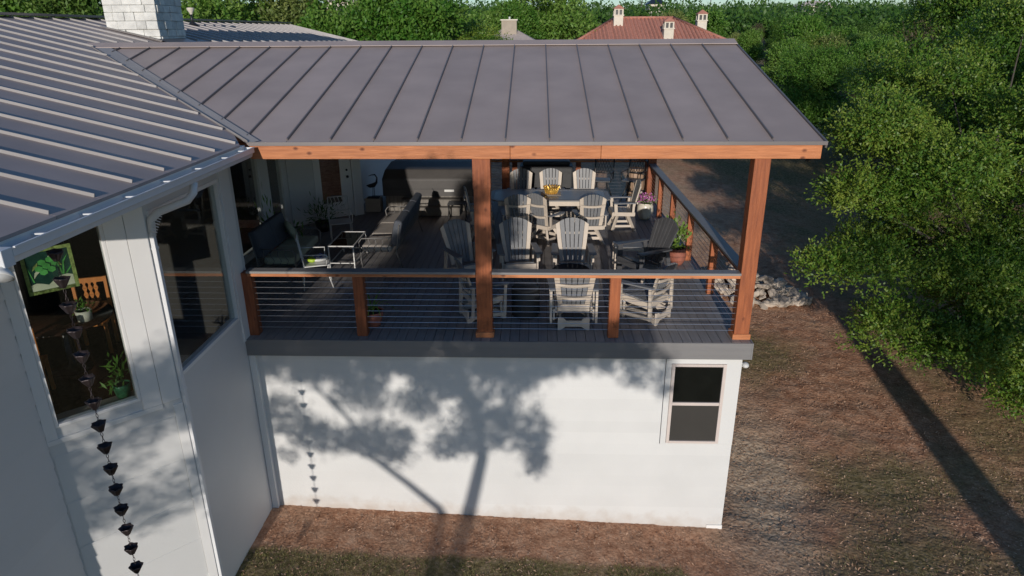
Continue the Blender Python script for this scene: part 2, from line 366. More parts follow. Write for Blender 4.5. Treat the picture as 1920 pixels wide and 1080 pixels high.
# ------------------------------------------------------------------ patio roof (deck cover)
SL = .24                                   # roof slope
ZE, YR = 2.895, 4.87                        # eave height at y=0, ridge y
XL, XR = .44, 8.14
def zr(y): return ZE + SL*(y if y <= YR else 2*YR-y)
cover_t = thing('patio_roof', 'long covered patio roof of grey standing seam metal on cedar beams over the deck', 'roof')
seams = [XR-.06-.595*k for k in range(0, 22)]
seams = [x for x in seams if x > -4.3]
edges = [XR]+seams[1:]+[-4.35]
edges = sorted(edges)
def valley_y(x): return max(-.06, .40-x)    # the valley runs at 45 degrees
nrm = Vector((0, -SL, 1)).normalized()
rp = group_empty('roof_slope', cover_t)
for x0, x1 in zip(edges[:-1], edges[1:]):
    ya, yb = valley_y(x0), valley_y(x1)
    if min(ya, yb) > YR: continue
    mb = MB(); pts = [(x0+.004, ya), (x1-.004, yb), (x1-.004, YR), (x0+.004, YR)]
    if x0 < .44 < x1: pts = [(x0+.004, ya), (.44, -.06), (x1-.004, -.06), (x1-.004, YR), (x0+.004, YR)]
    n = len(pts); top = [(p[0], p[1], zr(p[1])) for p in pts]; bot = [(p[0], p[1], zr(p[1])-.03) for p in pts]
    mb.add(top+bot, [tuple(range(n)), tuple(range(2*n-1, n-1, -1))]+[(i, i+n, (i+1) % n+n, (i+1) % n) for i in range(n)])
    mb.build('roof_panel', M['roofpan'], rp)
for x in edges[1:-1]:
    y0 = valley_y(x)+.10
    if y0 > YR-.2: continue
    MB().bar((x, y0, zr(y0)+.016), (x, YR-.12, zr(YR-.12)+.016), .016, .036, nrm).build('standing_seam', M['roofdark'], rp)
# back slope
mb = MB(); mb.add([(-4.5, YR, zr(YR)), (XR, YR, zr(YR)), (XR, 9.5, zr(9.5)), (-4.5, 9.5, zr(9.5)), (-4.5, YR, zr(YR)-.03), (XR, YR, zr(YR)-.03), (XR, 9.5, zr(9.5)-.03), (-4.5, 9.5, zr(9.5)-.03)],
    [(0, 1, 2, 3), (7, 6, 5, 4), (0, 4, 5, 1), (1, 5, 6, 2), (2, 6, 7, 3)]); mb.build('rear_roof_slope', M['roofpan'], cover_t)
# ridge cap: two leaves + raised edge
mb = MB(); a = .26
for s in (-1, 1):
    mb.add([(-4.6, YR, zr(YR)+.055), (XR+.015, YR, zr(YR)+.055), (XR+.015, YR+s*a, zr(YR+s*a)+.036), (-4.6, YR+s*a, zr(YR+s*a)+.036), (-4.6, YR+s*a, zr(YR+s*a)+.024), (XR+.015, YR+s*a, zr(YR+s*a)+.024)], [(0, 1, 2, 3) if s < 0 else (3, 2, 1, 0), (3, 2, 5, 4) if s < 0 else (4, 5, 2, 3)])
mb.build('ridge_cap', M['roofpan'], cover_t)
# rake trim right, drip edge front
mb = MB().bar((XR+.012, -.07, zr(-.07)-.02), (XR+.012, YR, zr(YR)-.02), .024, .085, nrm); mb.build('rake_trim', M['roofdark'], cover_t)
MB().box(.45, XR+.02, -.085, -.062, 2.855, 2.905).build('drip_edge', M['roofdark'], cover_t)
# front beam in three boards
for x0, x1 in ((.44, 3.98), (3.984, 5.2), (5.204, 8.115)):
    MB().box(x0, x1, -.04, .12, 2.668, 2.852).build('beam', M['cedar_x'], cover_t, .006)
MB().box(.44, 8.115, 8.55, 8.71, 2.67, 2.86).build('rear_beam', M['cedar_x'], cover_t)
for x in (7.30, 3.50, .1):
    MB().box(x, x+.14, .125, 8.545, 2.67, 2.86).build('side_beam', M['cedar_y'], cover_t)
# ceiling planks
for k in range(26):
    y0 = .13+k*.36; mb = MB(); ya, yb = y0, min(y0+.355, 9.4)
    mb.add([(-1.4, ya, zr(ya)-.045), (8.05, ya, zr(ya)-.045), (8.05, yb, zr(yb)-.045), (-1.4, yb, zr(yb)-.045)], [(3, 2, 1, 0)]); mb.build('ceiling_plank', M['cedar_x'], cover_t)
# posts
def post(x0, x1, y0, y1, ztop, parent, base=True, capb=False):
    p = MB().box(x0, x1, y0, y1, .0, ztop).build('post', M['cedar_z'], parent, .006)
    if base: MB().box(x0-.022, x1+.022, y0-.022, y1+.022, .001, .085).build('base_trim', M['cedar_x'], p, .004)
    if capb: MB().box(x0-.008, x1+.008, y0-.008, y1+.008, ztop-.42, ztop-.002).build('cap_board', M['cedar_z'], p, .003)
    return p
post(3.47, 3.70, 0, .2, 2.666, cover_t, capb=True); post(7.265, 7.483, 0, .2, 2.666, cover_t)
post(3.45, 3.65, 8.53, 8.73, 2.668, cover_t); post(7.27, 7.48, 8.5, 8.7, 2.668, cover_t)
# valley flashing
mb = MB(); pv = []
for x, y in ((.46, -.06), (-4.47, 4.87)):
    pv.append((x, y))
(xa, ya), (xb, yb) = pv
mb.add([(xa-.02, ya-.02, ZE-.005), (xa+.13, ya+.02, ZE+.024), (xb+.2, yb+.03, zr(YR)+.03), (xb-.08, yb-.12, zr(YR)+.0)], [(0, 1, 2, 3)])
mb.add([(xa-.02, ya-.02, ZE-.005), (xb-.08, yb-.12, zr(YR)+.0), (xb-.08, yb-.12, zr(YR)+.045), (xa-.02, ya-.02, ZE+.035)], [(0, 1, 2, 3)])
mb.build('valley_flashing', M['roof'], cover_t)

# ------------------------------------------------------------------ deck
deck = thing('raised_deck', 'raised deck of grey composite boards on a white lower storey', 'deck')
BW = .1415
xs = -1.4+.0
k = 0; x = 7.49
while x > -1.38:
    x0 = x-BW+.007
    front_y = -.12 if x0 > -.02 else .12
    if x0 < -1.39: x0 = -1.39
    for (ya, yb) in ((front_y, 7.36), (7.515, 9.35)):
        MB().box(x0, x, ya, yb, -.025, random.uniform(-.0015, 0)).build('deck_board', M['deck'], deck)
    x -= BW
MB().box(-1.39, 7.49, 7.367, 7.508, -.025, 0).build('breaker_board', M['deck'], deck)
MB().box(-1.38, 7.4, .13, 9.3, -.2, -.04).build('joist_bed', M['asphaltlike'], deck)
MB().box(-.045, 7.50, -.150, -.125, -.265, -.002).build('fascia', M['fascia'], deck, .003)
MB().box(7.50, 7.525, -.150, 9.35, -.265, -.002).build('fascia', M['fascia'], deck, .003)
MB().box(-.005, 7.44, -.122, -.06, -.262, -.03).build('rim_joist', M['fascia'], deck)
# lower storey walls, lap boards
def lap_wall(parent, p0, p1, z0, z1, nv, expo=.19, holes=(), t=.014, mt='white'):
    """lap siding from p0 to p1 (2-D), outward normal nv"""
    p0, p1 = Vector(p0), Vector(p1); L = (p1-p0).length; d = (p1-p0)/L; nv = Vector(nv)
    n = int(math.ceil((z1-z0)/expo)); out = []
    for i in range(n):
        za, zb = z0+i*expo, min(z0+(i+1)*expo, z1)
        spans = [(0, L)]
        for (s0, s1, h0, h1) in holes:
            if zb > h0+.02 and za < h1-.02:
                ns = []
                for a, b in spans:
                    if s1 <= a or s0 >= b: ns.append((a, b))
                    else:
                        if s0 > a: ns.append((a, s0))
                        if s1 < b: ns.append((s1, b))
                spans = ns
        for a, b in spans:
            if b-a < .02: continue
            q = lambda s, off, z: (p0.x+d.x*s+nv.x*off, p0.y+d.y*s+nv.y*off, z)
            mb = MB(); mb.add([q(a, t, za), q(b, t, za), q(b, .004, zb+.004), q(a, .004, zb+.004), q(a, -.01, za), q(b, -.01, za), q(b, -.01, zb+.004), q(a, -.01, zb+.004)],
                   [(0, 1, 2, 3), (4, 7, 6, 5), (0, 4, 5, 1), (2, 6, 7, 3), (0, 3, 7, 4), (1, 5, 6, 2)])
            out.append(mb.build('siding_board', M[mt], parent))
    return out
lower = thing('lower_storey', 'white painted lower storey wall below the deck with one small window', 'wall')
wallf = MB().box(.0, 7.42, -.04, .10, -3.9, -1.81).build('front_wall', M['white'], lower); MB().box(.0, 6.29, -.04, .10, -1.809, -.27).build('wall_board', M['white'], wallf)
lap_wall(wallf, (.02, -.045), (7.418, -.045), -3.6, -.27, (0, -1), .2, holes=((6.27, 7.5, -1.78, 0),), t=.008, mt='wallbase')
MB().box(6.30, 7.42, -.055, .10, -1.80, -1.768).build('window_surround', M['white'], lower)
MB().box(6.30, 6.385, -.055, .10, -1.768, -.27).build('window_surround', M['white'], lower)
MB().box(7.20, 7.42, -.055, .10, -1.768, -.27).build('window_surround', M['white'], lower)
MB().box(6.385, 7.20, -.055, .10, -.385, -.27).build('window_surround', M['white'], lower)
MB().box(7.19, 7.425, -.075, -.056, -3.52, -1.95).build('corner_board', M['white'], lower) if 0 else None
MB().box(7.28, 7.42, .101, 9.2, -3.9, -.27).build('side_wall', M['white'], lower)
MB().box(7.17, 7.425, -.068, -.056, -3.55, -3.34).build('corner_board', M['whitetrim'], lower)
win = group_empty('window', lower)
MB().box(6.388, 6.435, -.075, .02, -1.765, -.388).build('frame', M['vinylframe'], win, .003); MB().box(7.150, 7.198, -.075, .02, -1.765, -.388).build('frame', M['vinylframe'], win, .003)
MB().box(6.436, 7.149, -.075, .02, -.43, -.388).build('frame', M['vinylframe'], win, .003); MB().box(6.436, 7.149, -.079, .02, -1.765, -1.725).build('sill', M['vinylframe'], win, .003)
MB().box(6.436, 7.149, -.068, .02, -1.095, -1.045).build('sash_rail', M['vinylframe'], win, .003)
MB().box(6.436, 7.149, -.045, -.035, -1.044, -.431).build('pane', M['darkglass'], win); MB().box(6.436, 7.149, -.055, -.045, -1.724, -1.096).build('screen', M['screen'], win)
MB().tube([(6.72, -.02, -.44), (6.79, -.02, -.5), (6.80, -.02, -.62), (6.79, -.02, -.98)], .012).build('pull_cord', M['whitemetal'], win) if 0 else None
lf = thing('flood_lamp', 'small white flood lamp on the corner of the lower wall just under the deck fascia', 'lamp', (7.43, .02, -.42))
MB().ball((.055, -.03, 0), .055, 12, 8, (1, 1.2, .8)).build('lamp_head', M['whitemetal'], lf); MB().box(-.008, .02, -.03, .03, -.03, .03).build('bracket', M['whitemetal'], lf)

# ------------------------------------------------------------------ railings
def cable_run(parent, p, q):
    for i in range(10):
        z = .115+.0915*i; MB().tube([(*p, z), (*q, z)], .0042, 5).build('cable', M['steel'], parent)
rail = thing('front_railing', 'cable railing along the front edge of the deck with grey cap and cedar posts', 'railing')
for a, b in ((.115, 3.467), (3.703, 7.262)):
    MB().box(a, b, -.035, .135, 1.003, 1.038).build('cap_rail', M['cap'], rail, .004); MB().box(a+.004, b-.002, -.012, .1, .952, 1.001).build('top_rail', M['cedar_x'], rail, .003)
for x0 in (.005, 1.66, 5.415):
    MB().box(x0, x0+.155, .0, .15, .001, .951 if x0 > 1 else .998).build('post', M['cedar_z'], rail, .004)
for a, b in ((.165, 1.66), (1.82, 3.47), (3.70, 5.415), (5.575, 7.265)): cable_run(rail, (a, .06), (b, .06))
rail = thing('side_railing', 'cable railing along the right side of the deck running back to the rear corner', 'railing')
MB().box(7.285, 7.455, .205, 8.495, 1.003, 1.038).build('cap_rail', M['cap'], rail, .004); MB().box(7.30, 7.43, .205, 8.495, .952, 1.001).build('top_rail', M['cedar_y'], rail)
MB().box(7.285, 7.455, 8.705, 9.30, 1.003, 1.038).build('cap_rail', M['cap'], rail, .004)
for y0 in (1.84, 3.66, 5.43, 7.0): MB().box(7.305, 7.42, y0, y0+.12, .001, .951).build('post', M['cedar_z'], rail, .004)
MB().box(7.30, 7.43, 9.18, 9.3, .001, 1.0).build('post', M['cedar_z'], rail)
for a, b in ((.2, 1.84), (1.96, 3.66), (3.78, 5.43), (5.55, 7.0), (7.12, 8.5), (8.7, 9.18)): cable_run(rail, (7.362, a), (7.362, b))
rail = thing('rear_railing', 'cable railing across the back of the deck behind the dining table', 'railing')
MB().box(2.9, 7.282, 9.16, 9.32, 1.003, 1.038).build('cap_rail', M['cap'], rail); MB().box(2.9, 7.28, 9.18, 9.30, .952, 1.001).build('top_rail', M['cedar_x'], rail)
for x0 in (3.70, 5.43): MB().box(x0, x0+.14, 9.17, 9.3, .001, .951).build('post', M['cedar_z'], rail)
for a, b in ((2.9, 3.70), (3.84, 5.43), (5.57, 7.3)): cable_run(rail, (a, 9.24), (b, 9.24))

# ------------------------------------------------------------------ house
house = thing('white_house', 'white house with grey standing seam roof and large corner windows on the left', 'house')
# left roof: falls towards +x, eave x=.42
XE, XRG, ZL = .42, -6.85, 2.9
def zl(x): return ZL + SL*(XE-x)
YF = -4.62
lr = group_empty('main_roof', house)
nl = Vector((SL, 0, 1)).normalized()
ribs = [-3.96+.61*k for k in range(-2, 46)]
ribs = [y for y in ribs if y > YF+.05 and y < 23.2]
ed = [YF]+ribs+[23.3]
for y0, y1 in zip(ed[:-1], ed[1:]):
    # right boundary: eave until the valley begins, then valley line x=.40-y
    def xb(y): return XE if y < -.02 else max(.40-y, -4.45) if y < 4.87 else (-4.45 if y < 9.9 else XE-.2)
    xr0, xr1 = xb(y0), xb(y1)
    if y0 < 9.9 < y1 and y1 > 9.9: xr1 = xr0
    mb = MB(); pts = [(XRG, y0+.003), (xr0, y0+.003), (xr1, y1-.003), (XRG, y1-.003)]
    if y0 > 22.5: pass
    mb.add([(p[0], p[1], zl(p[0])) for p in pts]+[(p[0], p[1], zl(p[0])-.03) for p in pts], [(0, 1, 2, 3), (7, 6, 5, 4), (0, 4, 5, 1), (1, 5, 6, 2), (2, 6, 7, 3), (3, 7, 4, 0)])
    mb.build('roof_panel', M['roofpan'], lr)
for y in ribs:
    if -5.95 < -4.7 and 7.65 < y < 9.0: segs = [(XRG+.1, -5.95), (-4.6, -4.5)]
    else: segs = [(XRG+.1, None)]
    xr = (XE-.05 if y < -.02 else (.40-y-.14 if y < 4.85 else (-4.55 if y < 9.9 else XE-.25)))
    for a, b in segs:
        b = xr if b is None else b
        if b-a < .15: continue
        MB().bar((a, y, zl(a)+.018), (b, y, zl(b)+.018), .012, .034, nl).build('standing_seam', M['roof'], lr)
mb = MB().bar((XRG, YF, zl(XRG)+.045), (XRG, 23.3, zl(XRG)+.045), .34, .05); mb.build('ridge_cap', M['roofdark'], house)
mb = MB(); mb.add([(XRG, YF, zl(XRG)), (XRG, 23.3, zl(XRG)), (-14.5, 23.3, zl(XRG)-SL*7.65), (-14.5, YF, zl(XRG)-SL*7.65)], [(0, 1, 2, 3)]); mb.build('rear_roof_slope', M['roofpan'], house)
mb = MB(); mb.add([(XRG, 23.3, zl(XRG)), (XE, 23.3, 2.9), (XE, 28, 2.6), (-12, 28, 2.6)], [(0, 1, 2, 3)]); mb.build('end_roof_slope', M['roofpan'], house)
# eave fascia, soffit and gutter
MB().box(.30, .405, YF+.02, -.10, 2.70, 2.865).build('eave_fascia', M['whitetrim'], house)
MB().box(-1.2, .299, YF+.02, .1, 2.66, 2.70).build('soffit', M['whitetrim'], house)
gut = group_empty('gutter', house)
pf = [(.0, .13), (.0, .0), (.085, .0), (.10, .045), (.125, .06), (.125, .13)]
mb = MB(); n = len(pf); vs = [(.41+p[0], YF, 2.715+p[1]) for p in pf]+[(.41+p[0], -.13, 2.715+p[1]) for p in pf]
mb.add(vs, [(i, i+1, i+1+n, i+n) for i in range(n-1)]); mb.build('trough', M['gutter'], gut)
o_ = MB(); o_.add([(.41+.003, YF+.01, 2.72), (.41+.118, YF+.01, 2.77), (.41+.118, -.14, 2.77), (.41+.003, -.14, 2.72)], [(0, 1, 2, 3)]); o_.build('trough_floor', M['guttin'], gut)
MB().box(.533, .55, YF, -.13, 2.838, 2.85).build('front_lip', M['gutter'], gut)
MB().prism([(p[0], p[1]) for p in pf], .01, (.41, YF, 2.715), (1, 0, 0), (0, 0, 1)).build('end_cap', M['gutter'], gut); MB().prism([(p[0], p[1]) for p in pf], .01, (.41, -.125, 2.715), (1, 0, 0), (0, 0, 1)).build('end_cap', M['gutter'], gut)
for y in (-4.25, -3.65, -3.0, -2.3, -1.6, -.9, -.4): MB().bar((.41, y, 2.835), (.54, y+.0, 2.84), .025, .012).build('hanger', M['gutter'], gut)
MB().box(-.9, .535, YF-.125, YF-.012, 2.715, 2.85).build('front_return', M['gutter'], gut, .006)
ds = group_empty('downspout', house)
mb = MB(); pts = [(.47, -1.75, 2.71), (.46, -1.78, 2.60), (.40, -1.82, 2.52), (.12, -1.97, 2.42), (.04, -2.01, 2.34), (.03, -2.015, 2.19)]
mb.tube(pts, [.045, .045, .045, .045, .045, .045], 8); mb.build('elbow', M['gutter'], ds)
for i in range(9):
    t = i/8; p = Vector(pts[3]).lerp(Vector(pts[5]), t); MB().tube([p, p+Vector((-.003, -.004, -.008))], .049, 10).build('elbow_rib', M['gutter'], ds)
MB().box(.002, .052, -2.045, -1.985, -3.1, 2.2).build('pipe', M['gutter'], ds, .006)
for z in (2.0, .2, -1.6): MB().box(.0, .056, -2.05, -1.98, z, z+.03).build('strap', M['gutter'], ds)

# walls: W1 on x=0 (y -2.05..0), W2 bay at 45 degrees, W3 on x=-1
def frame_xf(o, d):     # local x along d, local y = inward, z up
    d = Vector((*d, 0)).normalized(); inn = Vector((-d.y, d.x, 0)); return Matrix(((d.x, inn.x, 0, o[0]), (d.y, inn.y, 0, o[1]), (0, 0, 1, 0), (0, 0, 0, 1)))
def wall_with_window(o, d, L, z0, z1, win, name='wall'):
    """faces to the right of d; inward = left of d"""
    X = frame_xf(o, d); s0, s1, h0, h1 = win
    wl = MB(X).box(0, L, 0, .14, z0, h0).build(name, M['white'], house)
    for b in ((0, s0, h0, h1), (s1, L, h0, h1), (0, L, h1, z1)): MB(X).box(b[0], b[1], 0, .14, b[2], b[3]).build('wall_board', M['white'], wl)
    return X, wl
def window(X, s0, s1, h0, h1, parent, fw=.05, proud=.02, fm='whitetrim', inner=True):
    g = group_empty('window', parent)
    for b in ((s0, s0+fw, h0, h1), (s1-fw, s1, h0, h1), (s0+fw+.001, s1-fw-.001, h1-fw, h1), (s0+fw+.001, s1-fw-.001, h0, h0+fw)):
        MB(X).box(b[0], b[1], -proud, .10, b[2], b[3]).build('frame', M[fm], g, .004)
    MB(X).box(s0+fw, s1-fw, .03, .036, h0+fw, h1-fw).build('pane', M['glass'], g)
    return g
# W1: origin (0,-2.05) going +y, right side = +x
X1, wl1 = wall_with_window((0, -2.05), (0, 1), 2.16, -3.5, 2.66, (.05, 1.82, .36, 2.44))
window(X1, .05, 1.82, .36, 2.44, house)
MB(X1).box(1.86, 2.16, -.022, -.001, -.02, 2.66).build('corner_trim', M['whitetrim'], house)
MB().box(.005, .10, -.125, -.047, -3.5, -.27).build('corner_trim', M['whitetrim'], lower, .005)
# W2: origin (-1.0,-3.05) direction (+1,+1): right side is (+1,-1)
Lb = 1.414
X2, wl2 = wall_with_window((-1.0, -3.05), (1, 1), Lb, -3.5, 2.66, (.11, .985, .25, 2.42))
window(X2, .11, .985, .25, 2.42, house, .035)
for b in ((.0, .108, .12, 2.6), (.987, 1.19, .12, 2.6), (1.195, 1.40, .12, 2.6)): MB(X2).box(b[0], b[1], -.022, -.001, b[2], b[3]).build('window_casing', M['whitetrim'], house, .003)
MB(X2).box(.0, 1.19, -.024, -.001, .06, .118).build('window_apron', M['whitetrim'], house, .003)
for z in (-.10, -.10-.62, -1.34, -1.96, -2.6): MB(X2).box(.02, 1.30, -.006, -.0005, z-.60, z).build('wall_panel', M['white'], house, .002)
MB(X2).box(1.305, 1.414, -.018, -.001, -3.4, .05).build('corner_board', M['whitetrim'], house)
# W3: on x=-1 from y=-4.62 to -3.05
lap_wall(house, (-1.0, -4.62), (-1.0, -3.06), -3.4, 2.66, (1, 0), .2, t=.02)
MB().box(-1.12, -1.0105, -4.62, -3.06, -3.5, 2.66).build('side_wall', M['white'], house)
ew = MB().box(-9.0, -1.0, -4.75, -4.63, -3.5, 1.15).build('end_wall', M['white'], house)
for b in ((-9.0, -3.3, 1.15, 2.66), (-1.25, -1.0, 1.15, 2.66), (-3.3, -1.25, 2.45, 2.66)): MB().box(b[0], b[1], -4.75, -4.63, b[2], b[3]).build('wall_board', M['white'], ew)
window(frame_xf((-3.3, -4.75), (1, 0)), 0, 2.05, 1.15, 2.45, house)  # unseen window added to let sunlight onto the indoor chairs
# recessed glazed wall on x=-1.4 from y .12 to 6.1
MB().box(-1.38, -.0, .115, .24, -3.0, 2.66).build('return_wall', M['white'], house)
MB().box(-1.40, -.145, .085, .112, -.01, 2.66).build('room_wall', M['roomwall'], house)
X4 = frame_xf((-1.4, .12), (0, 1))
for a, b in ((.0, .12), (4.45, 4.85), (5.75, 6.0)): MB(X4).box(a, b, -.02, .10, .0, 2.96).build('mullion', M['whitetrim'], house)
MB(X4).box(.12, 5.75, .0, .10, -.2, .09).build('sill_wall', M['whitetrim'], house); MB(X4).box(.12, 5.75, .0, .10, 2.45, 2.96).build('header_wall', M['white'], house)
window(X4, .12, 2.25, .09, 2.45, house, .06); window(X4, 2.26, 4.45, .09, 2.45, house, .06); window(X4, 4.85, 5.75, .09, 2.45, house, .06)
# 45 degree door wall
X5 = frame_xf((-1.36, 6.08), (1.40, 1.18)); L5 = math.hypot(1.40, 1.18)
dw = MB(X5).box(0, .62, .0, .12, -.2, 2.96).build('door_wall', M['white'], house); MB(X5).box(1.60, L5, .0, .12, -.2, 2.96).build('wall_board', M['white'], dw); MB(X5).box(.62, 1.60, 0, .12, 2.2, 2.96).build('wall_board', M['white'], dw)
dr = group_empty('door', house)
for b in ((.66, .80, .03, 2.16), (1.30, 1.58, .03, 2.16), (.801, 1.299, .03, .40), (.801, 1.299, 2.0, 2.16)): MB(X5).box(b[0], b[1], .02, .06, b[2], b[3]).build('door_rail', M['whitetrim'], dr, .003)
MB(X5).box(.801, 1.299, .038, .044, .40, 2.0).build('pane', M['glass'], dr)
MB(X5).ball((1.46, -.02, 1.0), .035).build('knob', M['black'], dr); MB(X5).ball((1.46, .0, 1.16), .028).build('deadbolt', M['black'], dr)
MB(X5).box(.62, .655, -.015, .06, .0, 2.2).build('door_jamb', M['whitetrim'], dr); MB(X5).box(1.585, 1.62, -.015, .06, .0, 2.2).build('door_jamb', M['whitetrim'], dr)
MB().box(-.36, -.24, 7.45, 23, -3, 2.95).build('rear_wall', M['white'], house)
lap_wall(house, (-.24, 7.5), (-.24, 10.5), 0, 2.8, (1, 0), .2, t=.012)
# rooms: floor, ceiling, far walls
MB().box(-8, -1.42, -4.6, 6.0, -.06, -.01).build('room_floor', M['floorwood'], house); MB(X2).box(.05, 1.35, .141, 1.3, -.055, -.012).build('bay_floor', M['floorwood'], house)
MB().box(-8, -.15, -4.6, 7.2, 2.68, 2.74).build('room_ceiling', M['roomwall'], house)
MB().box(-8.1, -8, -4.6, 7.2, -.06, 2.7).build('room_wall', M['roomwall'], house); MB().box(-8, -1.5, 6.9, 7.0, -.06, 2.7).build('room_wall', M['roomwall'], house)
MB().box(-1.41, -.15, -2.0, .11, -.056, -.011).build('bay_floor', M['floorwood'], house)
MB(X2).box(.0, 1.40, .142, .32, .18, .248).build('window_stool', M['tanstone'], house)

# chimney of white painted stone on the left roof
ch = thing('stone_chimney', 'white painted stone chimney rising from the left roof, its right face in shade', 'chimney')
cx0, cx1, cy0, cy1 = -5.86, -4.60, 7.70, 8.95
MB().box(cx0+.03, cx1-.03, cy0+.03, cy1-.03, 3.9, 6.6).build('core', M['mortar'], ch)
rg = random.Random(5); z = 4.02
row = 0
while z < 6.45:
    h = rg.choice((.13, .16, .19, .22))
    for face in (0, 1):
        L = (cx1-cx0) if face == 0 else (cy1-cy0); s = 0
        while s < L-.01:
            wd = min(rg.uniform(.18, .5), L-s)
            if L-s-wd < .12: wd = L-s
            pr = rg.uniform(-.012, .024)
            if face == 0: MB().box(cx0+s+.003, cx0+s+wd-.003, cy0-pr, cy0+.06, z+.003, z+h-.003).build('stone', M['stonewhite'], ch, .012)
            elif s+wd > .07: MB().box(cx1-.06, cx1+pr, cy0+max(s, .065)+.003, cy0+s+wd-.003, z+.003, z+h-.003).build('stone', M['stonewhite'], ch, .012)
            s += wd
    z += h
mb = MB(); mb.bar((cx0-.05, cy0-.07, zl(cx0)+.03), (cx1+.12, cy0-.07, zl(cx1)+.01), .22, .02); mb.build('flashing', M['roofdark'], ch)
mb = MB(); mb.add([(cx1+.01, cy0-.15, zl(cx1)+.06), (cx1+.3, cy0-.15, zl(cx1+.3)+.02), (cx1+.3, cy1, zl(cx1+.3)+.02), (cx1+.01, cy1, zl(cx1)+.06)], [(0, 1, 2, 3)]); mb.build('flashing', M['roofdark'], ch)
vp = thing('roof_vent_pipe', 'thin roof vent pipe with pale cone cap standing behind the chimney', 'vent', (-6.3, 13, 4.52))
MB().tube([(0, 0, 0), (-.01, 0, .32)], .035, 8).build('pipe', M['black'], vp); MB().lathe([(.04, .30), (.05, .34), (.11, .44), (.11, .49), (.02, .50)], 12).build('cap', M['stucco'], vp); MB().lathe([(.16, 0), (.05, .09)], 10).build('boot', M['black'], vp)

# flood lamp under the left gutter corner
fl = thing('round_flood_lamp', 'round clear flood lamp hanging under the white gutter corner at the left edge', 'lamp', (.50, -4.70, 2.76))
MB().tube([(0, 0, .02), (.0, -.03, -.05)], .03, 8).build('stem', M['whitemetal'], fl)
MB(Matrix.Translation((.0, -.06, -.10)) @ Euler((R(-42), 0, R(12))).to_matrix().to_4x4()).lathe([(.0, .07), (.04, .065), (.075, .025), (.085, .0), (.078, -.004)], 22).build('shade', M['whitemetal'], fl)
MB(Matrix.Translation((.0, -.06, -.10)) @ Euler((R(-42), 0, R(12))).to_matrix().to_4x4()).lathe([(.076, .0), (.06, -.018), (.03, -.03), (.0, -.034)], 22).build('lens', M['lensglass'], fl)

# rain chain of small bronze cups
rc = thing('rain_chain', 'rain chain of small dark bronze flower cups hanging from the left gutter', 'rain chain', (.47, -4.14, 2.72))
cupm = MB().lathe([(.006, -.05), (.02, -.046), (.04, -.005), (.055, .026), (.06, .04), (.054, .041), (.040, .0), (.018, -.04)], 24, flute=.13).mesh('cup', M['copper'])
lk = MB()
def link_pts(z, turn):
    return [(math.cos(t)*.009*(1-turn), math.cos(t)*.009*turn, z+math.sin(t)*.022) for t in [2*math.pi*i/8 for i in range(9)]]
for i in range(3): lk.tube(link_pts(-.078-.036*i, i % 2), .0026, 4, False)
lkm = lk.mesh('chain_links', M['steel']); lkm.materials[0] = M['cedar_z'] if 0 else M['copper']
zc = -.10; rg = random.Random(2)
while zc > -5.7:
    share('cup', cupm, rc, (0, 0, zc), (rg.uniform(-.08, .08), rg.uniform(-.08, .08), rg.uniform(0, 3))); share('chain_links', lkm, rc, (0, 0, zc), (0, 0, rg.uniform(0, 3))); zc -= .228

# ------------------------------------------------------------------ inside the house
sg = thing('stained_glass_panel', 'stained glass panel with a green turtle over sand hanging inside the corner window', 'stained glass')
ps0, ps1, pz0, pz1 = .215, .675, 1.745, 2.225
D0 = .085
MB(X2).box(ps0, ps1, D0, D0+.008, pz0, pz1).build('background_glass', M['sdark'], sg)
for b in ((ps0, ps0+.035, pz0, pz1), (ps1-.035, ps1, pz0, pz1), (ps0+.036, ps1-.036, pz1-.035, pz1), (ps0+.036, ps1-.036, pz0, pz0+.035)): MB(X2).box(b[0], b[1], D0-.006, D0+.01, b[2], b[3]).build('border_glass', M['sborder'], sg)
def sgp(name, mt, pts, d=.004, t=.004):
    mb = MB(X2); n = len(pts); mb.add([(ps0+p[0]*.46, D0-d, pz0+p[1]*.48) for p in pts]+[(ps0+p[0]*.46, D0-d+t, pz0+p[1]*.48) for p in pts], [tuple(range(n)), tuple(range(2*n-1, n-1, -1))]+[(i, i+n, (i+1) % n+n, (i+1) % n) for i in range(n)]); return mb.build(name, mt, sg)
sgp('sand', M['ssand'], [(.08, .08), (.92, .08), (.92, .30), (.82, .34), (.68, .33), (.55, .27), (.42, .17), (.30, .22), (.2, .25), (.08, .22)])
for i in range(7):      # shell scutes
    a = i*math.pi/3; cx_, cz_ = (.45, .60) if i == 6 else (.46+.135*math.cos(a)*1.2, .60+.105*math.sin(a)*1.2+.04*math.cos(a))
    sgp('shell_piece', M['sgreen'], [(cx_+.085*math.cos(b), cz_+.07*math.sin(b)) for b in [k*math.pi/3+.5 for k in range(6)]], .009)
sgp('flipper', M['sborder'], [(.60, .68), (.70, .66), (.75, .55), (.68, .58)], .007); sgp('flipper', M['ssand'], [(.28, .55), (.20, .48), (.17, .36), (.24, .44), (.32, .50)], .007); sgp('flipper', M['sborder'], [(.30, .70), (.20, .62), (.16, .52), (.28, .62)], .007)
sgp('head', M['ssand'], [(.57+.055*math.cos(k*.785), .78+.045*math.sin(k*.785)) for k in range(8)], .007)
for q in ([(.72, .35), (.76, .35), (.80, .62), (.90, .78), (.78, .65)], [(.70, .36), (.73, .36), (.70, .6), (.60, .86), (.66, .6)], [(.14, .28), (.17, .28), (.12, .5), (.09, .62)], [(.78, .36), (.80, .34), (.90, .45), (.93, .52)]): sgp('weed_blade', M['sgreen'], q, .006)
MB(X2).tube([(ps0+.05, D0, pz1), (ps0+.05, D0, 2.41)], .002).build('wire', M['lead'], sg); MB(X2).tube([(ps1-.05, D0, pz1), (ps1-.05, D0, 2.41)], .002).build('wire', M['lead'], sg)

